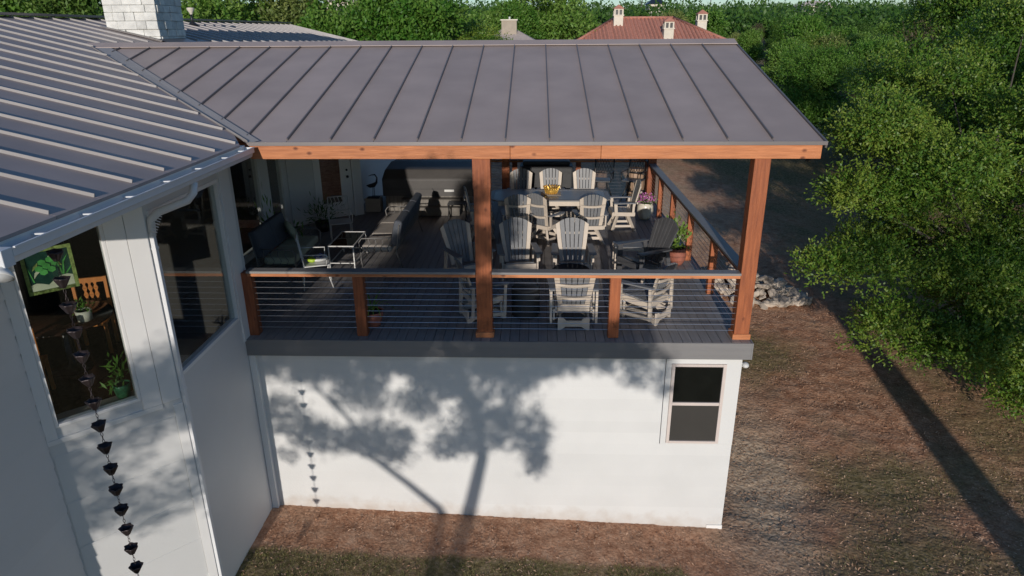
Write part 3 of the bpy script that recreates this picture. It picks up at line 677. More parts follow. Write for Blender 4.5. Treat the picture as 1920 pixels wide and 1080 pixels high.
def indoor_chair(label, loc, rz):
    t = thing('dining_chair', label, 'chair', loc, rz, 'wooden chairs inside the corner room')
    for sx in (-1, 1):
        MB().bar((sx*.2, -.2, 0), (sx*.21, -.25, 1.02), .04, .045).build('back_post', M['orangewood'], t); MB().bar((sx*.2, .2, 0), (sx*.2, .2, .44), .04, .04).build('leg', M['orangewood'], t)
    MB().box(-.22, .22, -.21, .23, .44, .475).build('seat', M['orangewood'], t); MB().bar((-.23, -.25, .98), (.23, -.25, .98), .07, .035, (0, 1, 0)).build('top_rail', M['orangewood'], t)
    MB().bar((-.2, -.235, .62), (.2, -.235, .62), .05, .03, (0, 1, 0)).build('lower_rail', M['orangewood'], t)
    for i in (-1, 0, 1):
        for j in range(3): MB().prism([(i*.07-.03, .66+j*.10), (i*.07+.03, .66+j*.10), (i*.07+.012, .71+j*.10), (i*.07+.03, .755+j*.10), (i*.07-.03, .755+j*.10), (i*.07-.012, .71+j*.10)], .02, (0, -.245, 0)).build('splat_piece', M['orangewood'], t)
    return t
indoor_chair('carved honey wood chair behind the white pot in the corner room', (-2.0, -.50, 0), R(200))
indoor_chair('honey wood chair at the left edge of the corner window', (-1.95, -1.95, 0), R(30))
indoor_chair('honey wood chair seen edge on beside the table in the corner room', (-1.35, -1.85, 0), R(80)) if 0 else None
tb = thing('round_table', 'dark round table inside the corner room', 'table', (-2.0, -1.1, 0)); MB().lathe([(.0, .75), (.62, .75), (.62, .72), (.0, .715)], 28).build('tabletop', M['floorwood'], tb); MB().lathe([(.25, 0), (.06, .1), (.05, .72)], 12).build('pedestal', M['floorwood'], tb)

def leaves_np(P, A, B, L, W):
    """diamond leaves: base P, long axis A, wide axis B (n,3)"""
    n = len(P); L = np.broadcast_to(L, (n,))[:, None]; W = np.broadcast_to(W, (n,))[:, None]
    v = np.stack([P, P+A*L*.5+B*W*.5, P+A*L, P+A*L*.5-B*W*.5], 1).reshape(-1, 3)
    return v, np.arange(4*n).reshape(-1, 4)
def unit(a): return a/np.maximum(1e-9, np.linalg.norm(a, axis=-1, keepdims=True))
def rnd_axes(rs, D):
    B = unit(np.cross(D, rs.normal(size=D.shape))); return B
def plant(parent, mt, c, n, spread, h, L, W, seed=1, name='foliage', up_=.6):
    rs = np.random.RandomState(seed); P = np.array(c)+rs.normal(size=(n, 3))*np.array([spread, spread, h*.4])+np.array([0, 0, h*.5])
    P[:, 2] = np.maximum(P[:, 2], c[2]); A = unit(P-np.array(c)+rs.normal(size=(n, 3))*.15+np.array([0, 0, up_*.1])); v, f = leaves_np(P, A, rnd_axes(rs, A), L*rs.uniform(.6, 1.2, n), W)
    o = bpy.data.objects.new(name, fast_mesh(name, v, f, mt)); col.objects.link(o); o.parent = parent; return o
def pot_thing(label, loc, prof, pm, cat='potted plant', name='potted_plant', soil=None):
    t = thing(name, label, cat, loc); MB().lathe(prof, 24).build('pot', pm, t)
    rz_ = prof[-1] if soil is None else soil; MB().lathe([(rz_[0]*.93, rz_[1]-.02), (0, rz_[1]-.015)], 16).build('soil', M['soil'], t); return t
p = pot_thing('white pot with a small green plant on the dark table in the corner room', (-1.61, -1.17, .752), [(0, 0), (.085, 0), (.10, .14), (.085, .14), (.085, .1)], M['pot'], soil=(.1, .14))
plant(p, M['leaf_green'], (0, 0, .13), 90, .05, .10, .06, .02)
p = pot_thing('green glazed pot with leafy plant on the sill of the corner window', (-.56, -2.27, .25), [(0, 0), (.07, 0), (.095, .14), (.10, .17), (.09, .17)], M['greenglaze'], soil=(.1, .17))
plant(p, M['leaf_green'], (0, 0, .16), 70, .06, .25, .13, .03, 3)

# ------------------------------------------------------------------ deck furniture
def curved(n): return [(i/(n-1))*2-1 for i in range(n)]
def slat_back(t, zseat, yb, H, wb, wt, rec, mats, arch=.11, ns=5, thick=.022, side=.075):
    """fan back: side slats pale, middle slats grey; reclined towards -y"""
    up_ = Vector((0, -math.sin(rec), math.cos(rec))); o = Vector((0, yb, zseat)); ax = Vector((1, 0, 0))
    ib, it = wb-2*side, wt-2*side
    def top(u, w): return H-arch*(2*u/w)**2
    for s in (-1, 1):
        ub0, ub1 = s*wb/2, s*(wb/2-side); ut0, ut1 = s*wt/2, s*(wt/2-side*1.05)
        pl = [(ub0, 0), (ub1, 0), (ut1, top(ut1, wt)), (ut0, top(ut0, wt))]
        if s > 0: pl = pl[::-1]
        MB().prism(pl, -thick*1.3, o, ax, up_).build('side_slat', mats[0], t, .004)
    for i in range(ns):
        g = .006; b0 = -ib/2+ib*i/ns+g; b1 = -ib/2+ib*(i+1)/ns-g; t0 = -it/2+it*i/ns+g; t1 = -it/2+it*(i+1)/ns-g
        tm = (t0+t1)/2
        MB().prism([(b0, .01), (b1, .01), (t1, top(t1, wt)), (tm, top(tm, wt)+.003), (t0, top(t0, wt))], -thick, o, ax, up_).build('back_slat', mats[1], t, .003)
    for v in (.30*H, .66*H):
        ww = wb+(wt-wb)*v/H; mb = MB(); prev = None
        for k in curved(7):
            p = o+ax*(k*ww/2*.98)+up_*(v-.025*(1-k*k)+.012)+Vector((0, -.032-.018*(1-k*k), -.008))
            if prev is not None: mb.bar(prev, p, .045, .022, (0, 1, .2))
            prev = p
        mb.build('cross_rail', mats[0], t)
def seat_slats(t, z0, y0, z1, y1, w, n, m_):
    for i in range(n):
        a = i/n; b = (i+1)/n-.02
        p = Vector((0, y0+(y1-y0)*(a+b)/2, z0+(z1-z0)*(a+b)/2)); L = math.hypot(y1-y0, z1-z0)*(b-a)
        mb = MB(); d = Vector((0, y1-y0, z1-z0)).normalized(); mb.bar(p-Vector((w/2, 0, 0)), p+Vector((w/2, 0, 0)), L, .024, d.cross(Vector((1, 0, 0)))); mb.build('seat_slat', m_, t, .003)
def arms(t, x, y0, y1, z, mats, wide=.085, flare=.03):
    for s in (-1, 1):
        MB().prism([(s*(x-wide/2), y0), (s*(x+wide/2-.01), y0), (s*(x+wide/2+flare), y1-.05), (s*(x+wide/2), y1), (s*(x-wide/2), y1)][::s], .024, (0, 0, z), (1, 0, 0), (0, 1, 0)).build('armrest', mats[1], t, .004)
W_, G_ = M['chairwhite'], M['chairgrey']
def dining_chair(mats=(W_, G_)):
    t = thing('patio_dining_chair', 'x', 'chair', (0, 0, 0))
    slat_back(t, .42, -.22, .72, .46, .56, R(13), mats)
    seat_slats(t, .43, .26, .41, -.22, .50, 5, mats[1])
    arms(t, .30, -.26, .24, .64, mats)
    for s in (-1, 1):
        MB().bar((s*.27, -.24, .385), (s*.27, .25, .40), .03, .085).build('seat_rail', mats[0], t)
        MB().bar((s*.30, .18, .40), (s*.30, .20, .638), .03, .07).build('arm_support', mats[0], t); MB().bar((s*.30, -.20, .40), (s*.30, -.21, .638), .03, .05).build('arm_support', mats[0], t)
    MB().box(-.27, .27, .245, .27, .33, .42).build('apron', mats[0], t, .004); MB().box(-.25, .25, -.26, -.235, .34, .42).build('apron', mats[0], t, .004)
    MB().box(-.15, .15, -.15, .15, .315, .345).build('swivel_plate', M['black'], t)
    for sx in (-1, 1):
        for sy in (-1, 1): MB().bar((sx*.12, sy*.12, .315), (sx*.27, sy*.25, .0), .045, .06).build('leg', mats[0], t)
    for sy in (-1, 1): MB().bar((-.2, sy*.19, .14), (.2, sy*.19, .14), .03, .06).build('stretcher', mats[0], t)
    for sx in (-1, 1): MB().bar((sx*.21, -.19, .10), (sx*.21, .19, .10), .03, .05).build('stretcher', mats[0], t)
    return t
def lounge_chair(mats=(W_, G_)):
    t = thing('adirondack_chair', 'x', 'chair', (0, 0, 0))
    slat_back(t, .26, -.22, .86, .48, .66, R(22), mats, .13)
    seat_slats(t, .40, .32, .25, -.22, .54, 6, mats[1])
    arms(t, .35, -.32, .38, .58, mats, .12, .02)
    for s in (-1, 1):
        MB().bar((s*.295, .34, .34), (s*.295, -.55, .05), .03, .11).build('stringer', mats[0], t)
        MB().bar((s*.335, .29, .0), (s*.335, .29, .577), .03, .10).build('leg', mats[0], t); MB().bar((s*.33, -.36, .0), (s*.33, -.26, .577), .03, .08).build('leg', mats[0], t)
        MB().bar((s*.37, .29, .42), (s*.37, .29, .575), .04, .03).build('arm_bracket', mats[0], t)
    MB().box(-.295, .295, .36, .385, .28, .40).build('apron', mats[0], t, .004)
    return t
def glider_chair(mats=(W_, G_)):
    t = thing('glider_chair', 'x', 'chair', (0, 0, 0))
    slat_back(t, .34, -.20, .64, .48, .62, R(17), mats, .08)
    seat_slats(t, .42, .30, .36, -.20, .52, 6, mats[1])
    arms(t, .33, -.30, .32, .62, mats, .09)
    MB().bar((-.24, -.24, .33), (.24, -.24, .33), .11, .03, (0, 1, 0)).build('rear_apron', mats[0], t)
    for s in (-1, 1):
        MB().bar((s*.27, .30, .36), (s*.27, -.26, .30), .03, .10).build('seat_rail', mats[0], t)
        for y in (-.28, .24): MB().bar((s*.345, y, .10), (s*.345, y+.02, .62), .035, .045, (0, 1, 0)).build('arm_post', mats[0], t)
        MB().bar((s*.345, -.28, .13), (s*.345, .26, .13), .03, .055).build('side_rail', mats[0], t)
        for y in (-.27, .20):
            MB().bar((s*.30, y, .14), (s*.30, y, .32), .022, .03, (0, 1, 0)).build('link', mats[0], t)
            for z in (.16, .30): MB().tube([(s*.26, y, z), (s*.33, y, z)], .014, 8).build('bolt', M['steel'], t)
        MB().prism([(-.34, 0), (-.28, 0), (-.2, .06), (.18, .06), (.26, 0), (.32, 0), (.24, .14), (.12, .18), (-.14, .18), (-.26, .14)], .03, (s*.215, 0, 0), (0, 1, 0), (0, 0, 1)).build('base_side', mats[0], t)
    for y in (-.31, .27):
        MB().prism([(-.24, 0), (-.20, 0), (-.12, .055), (.12, .055), (.20, 0), (.24, 0), (.24, .20), (.17, .20), (.11, .15), (-.11, .15), (-.17, .20), (-.24, .20)], .028, (0, y, 0)).build('base_board', mats[0], t)
    return t
def put(o, first, label, loc, rz, group):
    c = o if first else copy_tree(o)
    c.location = loc; c.rotation_euler = (0, 0, R(rz)); c['label'] = label; c['group'] = group; return c
dc = dining_chair(); GD = 'slatted swivel chairs around the dining table'
put(dc, True, 'leftmost slatted dining chair on the far side of the table, half in shade', (3.98, 7.02, 0), 180, GD)
put(dc, False, 'slatted dining chair on the far side of the table directly behind the gold basket', (4.72, 7.05, 0), 182, GD)
put(dc, False, 'rightmost slatted dining chair on the far side of the table, in sun', (5.52, 7.05, 0), 178, GD)
put(dc, False, 'shaded slatted dining chair on the near side of the table beside the middle cedar post', (3.95, 4.95, 0), 2, GD)
put(dc, False, 'slatted dining chair turned at an angle, near side of the table before the basket', (4.55, 4.95, 0), -38, GD)
put(dc, False, 'slatted dining chair at the near right corner of the table, back to the camera', (5.50, 4.92, 0), 4, GD)
put(dc, False, 'slatted dining chair at the right end of the table seen side on', (6.32, 6.05, 0), 93, GD)
put(dc, False, 'slatted dining chair at the left end of the table mostly hidden by the middle post', (3.15, 5.35, 0), -85, GD)
lc = lounge_chair(); GL = 'adirondack chairs around the fire bowl'
lc.scale = (.94, .94, .96); put(lc, True, 'sunlit adirondack chair facing the camera behind the black fire bowl', (5.02, 2.62, 0), 180, GL)
put(lc, False, 'adirondack chair facing the camera just right of the middle post, half in shadow', (4.02, 2.62, 0), 188, GL)
put(lc, False, 'adirondack chair in deep shade left of the middle post', (3.10, 2.55, 0), 215, GL)
ld = lounge_chair((M['chairdark'], M['chairdark'])); put(ld, True, 'dark grey adirondack chair turned sideways near the right railing posts', (6.32, 2.68, 0), 118, GL)
gc = glider_chair(); GG = 'glider chairs along the front railing'
put(gc, True, 'pale glider chair seen square from behind at the front railing', (4.92, .62, 0), 0, GG)
put(gc, False, 'pale glider chair angled away at the right part of the front railing', (6.08, .85, 0), 52, GG)
put(gc, False, 'shaded glider chair half hidden behind the middle cedar post', (3.50, .85, 0), -68, GG)
# dining table
t = thing('dining_table', 'long grey topped dining table with white apron in the middle of the deck', 'table')
tx0, tx1, ty0, ty1 = 3.30, 6.02, 5.56, 6.72
c_ = .18
for i in range(7):
    y0 = ty0+.09+i*(ty1-ty0-.18)/7; MB().box(tx0+.10, tx1-.10, y0+.003, y0+(ty1-ty0-.18)/7-.003, .73, .752).build('top_board', M['tabletop'], t)
B_ = M['tabletop']
for pl in ([(tx0+c_, ty0), (tx1-c_, ty0), (tx1-c_-.03, ty0+.088), (tx0+c_+.03, ty0+.088)], [(tx0+c_+.03, ty1-.088), (tx1-c_-.03, ty1-.088), (tx1-c_, ty1), (tx0+c_, ty1)],
           [(tx1-c_, ty0), (tx1, ty0+c_), (tx1, ty1-c_), (tx1-c_, ty1), (tx1-c_-.03, ty1-.088), (tx1-.098, ty1-c_-.05), (tx1-.098, ty0+c_+.05), (tx1-c_-.03, ty0+.088)], [(tx0, ty0+c_), (tx0+c_, ty0), (tx0+c_+.03, ty0+.088), (tx0+.098, ty0+c_+.05), (tx0+.098, ty1-c_-.05), (tx0+c_+.03, ty1-.088), (tx0+c_, ty1), (tx0, ty1-c_)]):
    MB().prism(pl, .026, (0, 0, .73), (1, 0, 0), (0, 1, 0)).build('border_board', M['cap'], t)
MB().box(tx0+.2, tx1-.2, ty0+.06, ty0+.09, .62, .728).build('apron', W_, t); MB().box(tx0+.2, tx1-.2, ty1-.09, ty1-.06, .62, .728).build('apron', W_, t); MB().box(tx1-.20, tx1-.17, ty0+.1, ty1-.1, .62, .728).build('apron', W_, t)
for x in (tx0+.45, tx1-.45):
    for y in (ty0+.25, ty1-.25): MB().bar((x, y, 0), (x, y, .62), .1, .1).build('leg', W_, t)
    MB().bar((x, ty0+.3, .12), (x, ty1-.3, .12), .06, .1).build('stretcher', W_, t)
MB().bar((tx0+.5, (ty0+ty1)/2, .3), (tx1-.5, (ty0+ty1)/2, .3), .05, .12).build('stretcher', W_, t)
# gold basket on its mat
pm_ = tag(MB().box(4.46, 4.92, 6.02, 6.42, .7575, .764).build('place_mat', M['cushion']), 'beige square mat under the gold basket on the dining table', 'mat')
gb = thing('gold_basket', 'round gold wire basket with scalloped rim on the dining table', 'basket', (4.70, 6.25, .768))
for k in range(3):
    z = .02+.055*k; r = .13+.022*k; MB().tube([(r*math.cos(a), r*math.sin(a), z) for a in [2*math.pi*i/20 for i in range(21)]], .008, 5, False).build('hoop', M['gold'], gb)
for i in range(16):
    a = 2*math.pi*i/16; b = a+math.pi/16; c2 = a+math.pi/8
    MB().tube([(.13*math.cos(a), .13*math.sin(a), 0), (.155*math.cos(a), .155*math.sin(a), .08), (.19*math.cos(b), .19*math.sin(b), .165), (.172*math.cos(c2), .172*math.sin(c2), .12)], .008, 5).build('scallop_wire', M['gold'], gb)
MB().lathe([(0, .004), (.13, .004), (.165, .10), (.160, .10), (.125, .01)], 20).build('bowl', M['gold'], gb)
# fire bowl, black cylinder, white side table
t = thing('fire_bowl', 'round black fire bowl on a low stand in front of the adirondack chair', 'fire bowl', (4.96, 1.95, 0))
MB().lathe([(.05, .22), (.20, .24), (.29, .32), (.315, .40), (.30, .41), (.26, .36), (0, .34)], 28).build('bowl', M['blackcover'], t); MB().lathe([(.22, 0), (.20, .03), (.12, .1), (.12, .23)], 20).build('stand', M['black'], t)
MB().lathe([(.318, .375), (.33, .38), (.33, .40), (.318, .405)], 28).build('rim', M['chairdark'], t)
t = thing('round_ottoman', 'black round covered drum standing behind the front railing beside the middle post', 'drum', (4.18, .86, 0))
MB().lathe([(0, 0), (.20, 0), (.225, .04), (.225, .46), (.20, .50), (0, .505)], 24).build('cover', M['blackcover'], t); MB().lathe([(.228, .44), (.232, .45), (.228, .47)], 24).build('seam', M['black'], t)
t = thing('side_table', 'small pale slatted side table beside the dark adirondack chair', 'side table', (6.12, 3.30, 0))
for i in range(5): MB().box(-.28, .28, -.20+.08*i, -.126+.08*i, .43, .452).build('top_slat', G_, t)
for s in (-1, 1):
    for q in (-1, 1): MB().box(s*.25-.025, s*.25+.025, q*.17-.02, q*.17+.02, 0, .37).build('leg', W_, t)
    MB().box(-.28, .28, s*.19-.012, s*.19+.012, .372, .428).build('apron', W_, t)
    MB().box(s*.26-.012, s*.26+.012, -.175, .175, .372, .428).build('apron', W_, t)

# sofa, love seat and coffee table on the left
def iron_sofa(name, label, loc, rz, L, cush, back, ncush=3):
    t = thing(name, label, 'sofa', loc, rz)     # faces +y locally, length along x
    for i in range(ncush):
        w = L/ncush; mb = MB().box(-L/2+w*i+.01, -L/2+w*(i+1)-.01, -.26, .32, .30, .44); mb.build('seat_cushion', cush, t, .045)
        mb = MB(Matrix.Translation((0, -.30, .44)) @ Euler((R(14), 0, 0)).to_matrix().to_4x4()).box(-L/2+w*i+.01, -L/2+w*(i+1)-.01, -.09, .07, -.02, .50); mb.build('back_cushion', back, t, .05)
    for s in (-1, 1):
        x = s*L/2
        MB().tube([(x, .32, 0), (x, .34, .15), (x, .33, .30), (x, .36, .5), (x, .30, .58), (x, -.28, .60)], .013).build('arm', M['sofairon'], t); MB().tube([(x, -.46, 0), (x, -.36, .3), (x, -.44, .85)], .013).build('back_leg', M['sofairon'], t)
        for j in range(4):
            xx = x; yy = -.22+.13*j; MB().tube([(xx, yy, .30), (xx, yy+.04, .38), (xx, yy-.02, .48), (xx, yy, .59)], .007, 5).build('scroll', M['sofairon'], t)
    for y, z in ((.33, .29), (-.33, .29), (-.45, .86)): MB().tube([(-L/2, y, z), (L/2, y, z)], .012).build('frame_rail', M['sofairon'], t)
    n = int(L/.12)
    for j in range(n): xx = -L/2+L*(j+.5)/n; MB().tube([(xx, -.34, .29), (xx, -.43, .55), (xx, -.45, .86)], .006, 5).build('back_rod', M['sofairon'], t)
    return t
iron_sofa('patio_sofa', 'long wrought iron sofa with beige seat cushions, its back to the open deck', (1.30, 4.42, 0), R(90), 2.5, M['cushion'], M['darkcushion'])
iron_sofa('patio_love_seat', 'love seat with pale green cushions against the glazed house wall', (-.38, 3.15, 0), R(-90), 1.5, M['greencushion'], M['darkcushion'], 2)
t = thing('throw_pillow', 'leaf print throw pillow leaning on the love seat', 'pillow', (-.50, 3.62, .60), R(-60))
MB(Euler((R(-65), 0, 0)).to_matrix().to_4x4()).ball((0, 0, 0), .24, 14, 8, (1, 1, .33)).build('pillow_body', M['greencushion'], t); plant(t, M['sgreen'] if 0 else M['leaf_dark'], (0, .085, -.05), 14, .09, .12, .16, .05, 5, 'printed_leaf')
t = thing('glass_coffee_table', 'low dark glass coffee table with pale metal frame between the sofas', 'coffee table', (.60, 3.62, 0))
MB().box(-.22, .22, -.48, .48, .435, .442).build('tabletop', M['smokeglass'], t)
for a, b in (((-.24, -.5), (.24, -.5)), ((.24, -.5), (.24, .5)), ((.24, .5), (-.24, .5)), ((-.24, .5), (-.24, -.5))): MB().bar((*a, .44), (*b, .44), .022, .022).build('edge_rail', M['whitemetal'], t); MB().bar((*a, .10), (*b, .10), .015, .015).build('stretcher', M['whitemetal'], t)
for a in ((-.24, -.5), (.24, -.5), (.24, .5), (-.24, .5)): MB().bar((*a, 0), (*a, .43), .022, .022).build('leg', M['whitemetal'], t)
def metal_chair(label, loc, rz, m_, group=None):
    t = thing('metal_chair', label, 'chair', loc, rz, group)
    MB().box(-.23, .23, -.22, .22, .425, .445).build('seat', m_, t, .006)
    for s in (-1, 1):
        MB().tube([(s*.23, .24, 0), (s*.22, .19, .2), (s*.22, .22, .42)], .013).build('leg', m_, t); MB().tube([(s*.22, -.27, 0), (s*.22, -.22, .43), (s*.21, -.29, .92)], .013).build('back_post', m_, t)
        MB().tube([(s*.24, .16, .43), (s*.25, .17, .63), (s*.24, -.24, .66)], .011).build('arm', m_, t)
    for z in (.62, .92): MB().tube([(-.21, -.235-.07*(z-.43)*2, z), (.21, -.235-.07*(z-.43)*2, z)], .013).build('back_rail', m_, t)
    for i in range(5): x = -.16+.08*i; MB().tube([(x, -.25, .62), (x+.03, -.27, .70), (x-.03, -.28, .82), (x, -.295, .92)], .008, 5).build('scroll', m_, t)
    return t
metal_chair('white scroll back metal chair holding a bright packet near the front railing', (.42, 2.18, 0), R(-70), M['whitemetal'])
t = thing('seed_packet', 'crumpled white, lime and blue packet lying on the metal chair', 'bag', (.44, 2.22, .447), R(20))
MB().ball((0, 0, .05), .19, 10, 6, (1, .8, .28)).build('bag', M['whitemetal'], t); MB().ball((-.10, -.06, .055), .11, 8, 5, (.9, .9, .45)).build('lime_panel', M['yellowbag'], t); MB().bar((-.06, -.1, .10), (.06, .08, .11), .05, .01).build('blue_stripe', M['bluebag'], t)
MB().bar((.03, -.1, .095), (.12, .05, .10), .035, .01).build('blue_stripe', M['bluebag'], t)
metal_chair('metal chair with white arms beyond the coffee table near the door', (.10, 4.95, 0), R(200), M['whitemetal']) 
# bar stools and mesh swivel chair at the back right
def sling_chair(label, loc, rz, h):
    t = thing('swivel_bar_chair', label, 'chair', loc, rz, 'black metal bar chairs by the rear railing'); m_ = M['black']
    MB().box(-.24, .24, -.22, .24, h, h+.03).build('seat', M['chairdark'], t, .008)
    for s in (-1, 1):
        MB().tube([(s*.25, .2, h), (s*.26, .2, h+.22), (s*.26, -.2, h+.24), (s*.24, -.24, h), (s*.24, -.24, h+.1), (s*.25, -.33, h+.55)], .014).build('side_frame', m_, t)
        for q in (-1, 1): MB().tube([(s*.12, q*.1, h-.03), (s*.18, q*.16, h*.5), (s*.27, q*.25, 0)], .016).build('leg', m_, t)
    for z in (.14, .52): MB().tube([(-.25, -.255-.15*z, h+z), (.25, -.255-.15*z, h+z)], .014).build('back_rail', m_, t)
    for i in range(7):
        a = -.22+.073*i; MB().tube([(a, -.28, h+.15), (min(a+.15, .24), -.33, h+.5)], .005, 4).build('lattice_strip', m_, t); MB().tube([(-a, -.28, h+.15), (max(-a-.15, -.24), -.33, h+.5)], .005, 4).build('lattice_strip', m_, t)
    MB().tube([(.19*math.cos(a), .19*math.sin(a), h*.35) for a in [2*math.pi*i/14 for i in range(15)]], .011, 5, False).build('foot_ring', m_, t)
    return t
sling_chair('black lattice back bar chair beside the barrel at the rear right corner', (6.88, 8.35, 0), R(150), .62)
sling_chair('black metal bar chair behind the right end of the dining table', (6.08, 8.4, 0), R(165), .62)
t = thing('wooden_barrel', 'upright wooden barrel with dark hoops in the rear right corner of the deck', 'barrel', (7.02, 8.92, 0))
for i in range(16):
    a0, a1 = 2*math.pi*i/16+.015, 2*math.pi*(i+1)/16-.015; mb = MB(); vs = []
    for z, r in ((0, .20), (.2, .235), (.42, .25), (.64, .235), (.84, .20)): vs += [(r*math.cos(a0), r*math.sin(a0), z), (r*math.cos(a1), r*math.sin(a1), z)]
    mb.add(vs, [(2*k, 2*k+1, 2*k+3, 2*k+2) for k in range(4)]); mb.build('stave', M['barrel'], t)
for z, r in ((.08, .215), (.26, .247), (.58, .247), (.76, .217)): MB().lathe([(r, z-.02), (r+.006, z-.02), (r+.006, z+.02), (r, z+.02)], 20).build('hoop', M['black'], t)
MB().lathe([(0, .82), (.195, .82)], 16).build('lid', M['barrel'], t); MB().lathe([(.19, .01), (.19, .8)], 12).build('core', M['black'], t)
# covered grill at the back
t = thing('covered_grill', 'large box shaped grill under a black fabric cover behind the dining table', 'grill', (4.62, 8.72, 0))
MB().box(-.70, .70, -.30, .30, .02, .98).build('cover', M['blackcover'], t, .05); MB().box(-.62, .62, -.24, .24, .981, 1.10).build('cover_hump', M['blackcover'], t, .05)
for x in (-.35, .2): MB().bar((x, -.302, .05), (x+.02, -.302, .97), .008, .006).build('seam', M['black'], t)
# hot tub
t = thing('hot_tub', 'covered hot tub with slatted cabinet and grey vinyl cover at the back left', 'hot tub')
MB().box(.55, 2.75, 7.52, 9.28, .02, .78).build('cabinet', M['cabinet'], t)
for i in range(22): MB().box(.56+.1*i, .65+.1*i, 7.500, 7.518, .03, .74).build('cabinet_slat', M['cabinet'], t, .004)
mb = MB(); mb.add([(.50, 7.44, .42), (2.80, 7.44, .42), (2.80, 9.35, .42), (.50, 9.35, .42), (.50, 7.44, .84), (2.80, 7.44, .84), (2.80, 9.35, .84), (.50, 9.35, .84), (.56, 7.62, 1.06), (2.74, 7.62, 1.06), (2.74, 8.4, 1.12), (.56, 8.4, 1.12), (.56, 9.3, 1.04), (2.74, 9.3, 1.04)],
    [(0, 1, 5, 4), (1, 2, 6, 5), (2, 3, 7, 6), (3, 0, 4, 7), (4, 5, 9, 8), (8, 9, 10, 11), (11, 10, 13, 12), (12, 13, 6, 7), (5, 6, 13, 10, 9), (4, 8, 11, 12, 7)]); mb.build('cover', M['cover'], t, .03)
MB().bar((.6, 7.43, .60), (2.7, 7.43, .60), .006, .01).build('hem_seam', M['black'], t)
MB().bar((1.75, 7.43, .62), (1.86, 7.43, .45), .03, .01, (0, 1, 0)).build('strap', M['black'], t)
lb = MB().box(2.06, 2.30, 7.428, 7.436, .53, .585).build('cover_label', M['whitemetal'], t)
t = thing('spa_steps', 'low grey wooden step box in front of the hot tub', 'steps', (1.75, 7.2, 0))
MB().box(-.72, .72, .0, .22, .02, .36).build('upper_riser', M['cabinet'], t, .004); MB().box(-.72, .72, -.18, -.002, .02, .20).build('lower_riser', M['cabinet'], t, .004)
MB().box(-.74, .74, -.01, .225, .361, .39).build('upper_tread', M['cabinet'], t, .004); MB().box(-.74, .74, -.2, -.012, .201, .23).build('lower_tread', M['cabinet'], t, .004)
t = thing('folding_stool', 'low black folding stool in the shade in front of the hot tub', 'stool', (2.45, 6.75, 0))
MB().box(-.22, .22, -.18, .18, .40, .425).build('seat', M['black'], t, .005)
for s in (-1, 1): MB().tube([(s*.2, -.18, .40), (s*.2, .2, 0)], .014).build('leg', M['black'], t); MB().tube([(s*.21, .18, .40), (s*.21, -.2, 0)], .014).build('leg', M['black'], t)
# planter box with iron heron by the door
t = thing('planter_box', 'square pale planter box beside the white door', 'planter', (.22, 7.62, 0))
MB().box(-.19, .19, -.16, .16, .0, .34).build('box', M['tanstone'], t, .008); MB().box(-.205, .205, -.175, -.161, .30, .345).build('rim', M['tanstone'], t); MB().box(-.15, .15, -.12, .12, .341, .346).build('soil', M['soil'], t)
t = thing('iron_bird', 'dark iron bird ornament standing in the planter box', 'ornament', (.22, 7.62, .346))
MB().tube([(.03, 0, 0), (.03, 0, .25)], .008).build('leg', M['black'], t); MB().tube([(-.02, 0, 0), (.0, 0, .25)], .008).build('leg', M['black'], t)
MB().tube([(-.16, 0, .30), (-.08, 0, .29), (.02, 0, .31), (.10, 0, .38), (.12, 0, .50), (.07, 0, .58), (-.02, 0, .57), (-.10, 0, .54)], [.01, .05, .06, .03, .018, .02, .012, .004], 8).build('body', M['black'], t)
# flower pot, terracotta pots
p = pot_thing('cream round pot of pink and purple flowers by the right railing', (6.98, 6.85, 0), [(0, 0), (.11, 0), (.15, .06), (.195, .2), (.19, .33), (.165, .38), (.18, .40), (.165, .405), (.15, .38)], M['pot'], soil=(.165, .395))
plant(p, M['leaf_green'], (0, 0, .38), 260, .10, .14, .05, .03, 4); plant(p, M['purple'], (0, 0, .44), 220, .11, .12, .045, .045, 6, 'blossoms'); plant(p, M['pinkpetal'], (0, 0, .46), 60, .10, .12, .04, .04, 8, 'pale_blossoms')
p = pot_thing('terracotta pot with bright leafy plant between the right railing posts', (7.10, 3.45, 0), [(0, 0), (.10, 0), (.155, .10), (.17, .22), (.14, .30), (.155, .33), (.13, .33)], M['terra'], soil=(.15, .325))
plant(p, M['leaflime'], (-.03, 0, .33), 170, .10, .42, .11, .055, 9)
MB().tube([(0, 0, .32), (.02, .02, .55), (-.04, 0, .75)], .008).build('stem', M['leaf_green'], p)
p = pot_thing('terracotta pot with long strap leaves behind the left small railing post', (1.80, .42, 0), [(0, 0), (.12, 0), (.17, .16), (.18, .24), (.16, .24)], M['terra'], soil=(.18, .24))
rs = random.Random(4)
for i in range(11):
    a = rs.uniform(0, 6.28); L = rs.uniform(.3, .6); q = [(L*.0, 0, .22)]; mb = MB(); prev = None; vs = []
    for k in range(6):
        s = k/5; r = L*s; z = .22+L*1.3*s-1.1*L*s*s; wdt = .018*(1-s*.85); vs += [(r*math.cos(a)-wdt*math.sin(a), r*math.sin(a)+wdt*math.cos(a), z), (r*math.cos(a)+wdt*math.sin(a), r*math.sin(a)-wdt*math.cos(a), z)]
    mb.add(vs, [(2*k, 2*k+1, 2*k+3, 2*k+2) for k in range(5)]); mb.build('strap_leaf', M['leaflime'], p)
p = pot_thing('dark bushy plant in a low pot against the door wall', (-.55, 5.75, 0), [(0, 0), (.14, 0), (.18, .22), (.16, .22)], M['black'], soil=(.18, .22)); plant(p, M['leaf_dark'], (0, 0, .22), 300, .16, .35, .14, .02, 12)
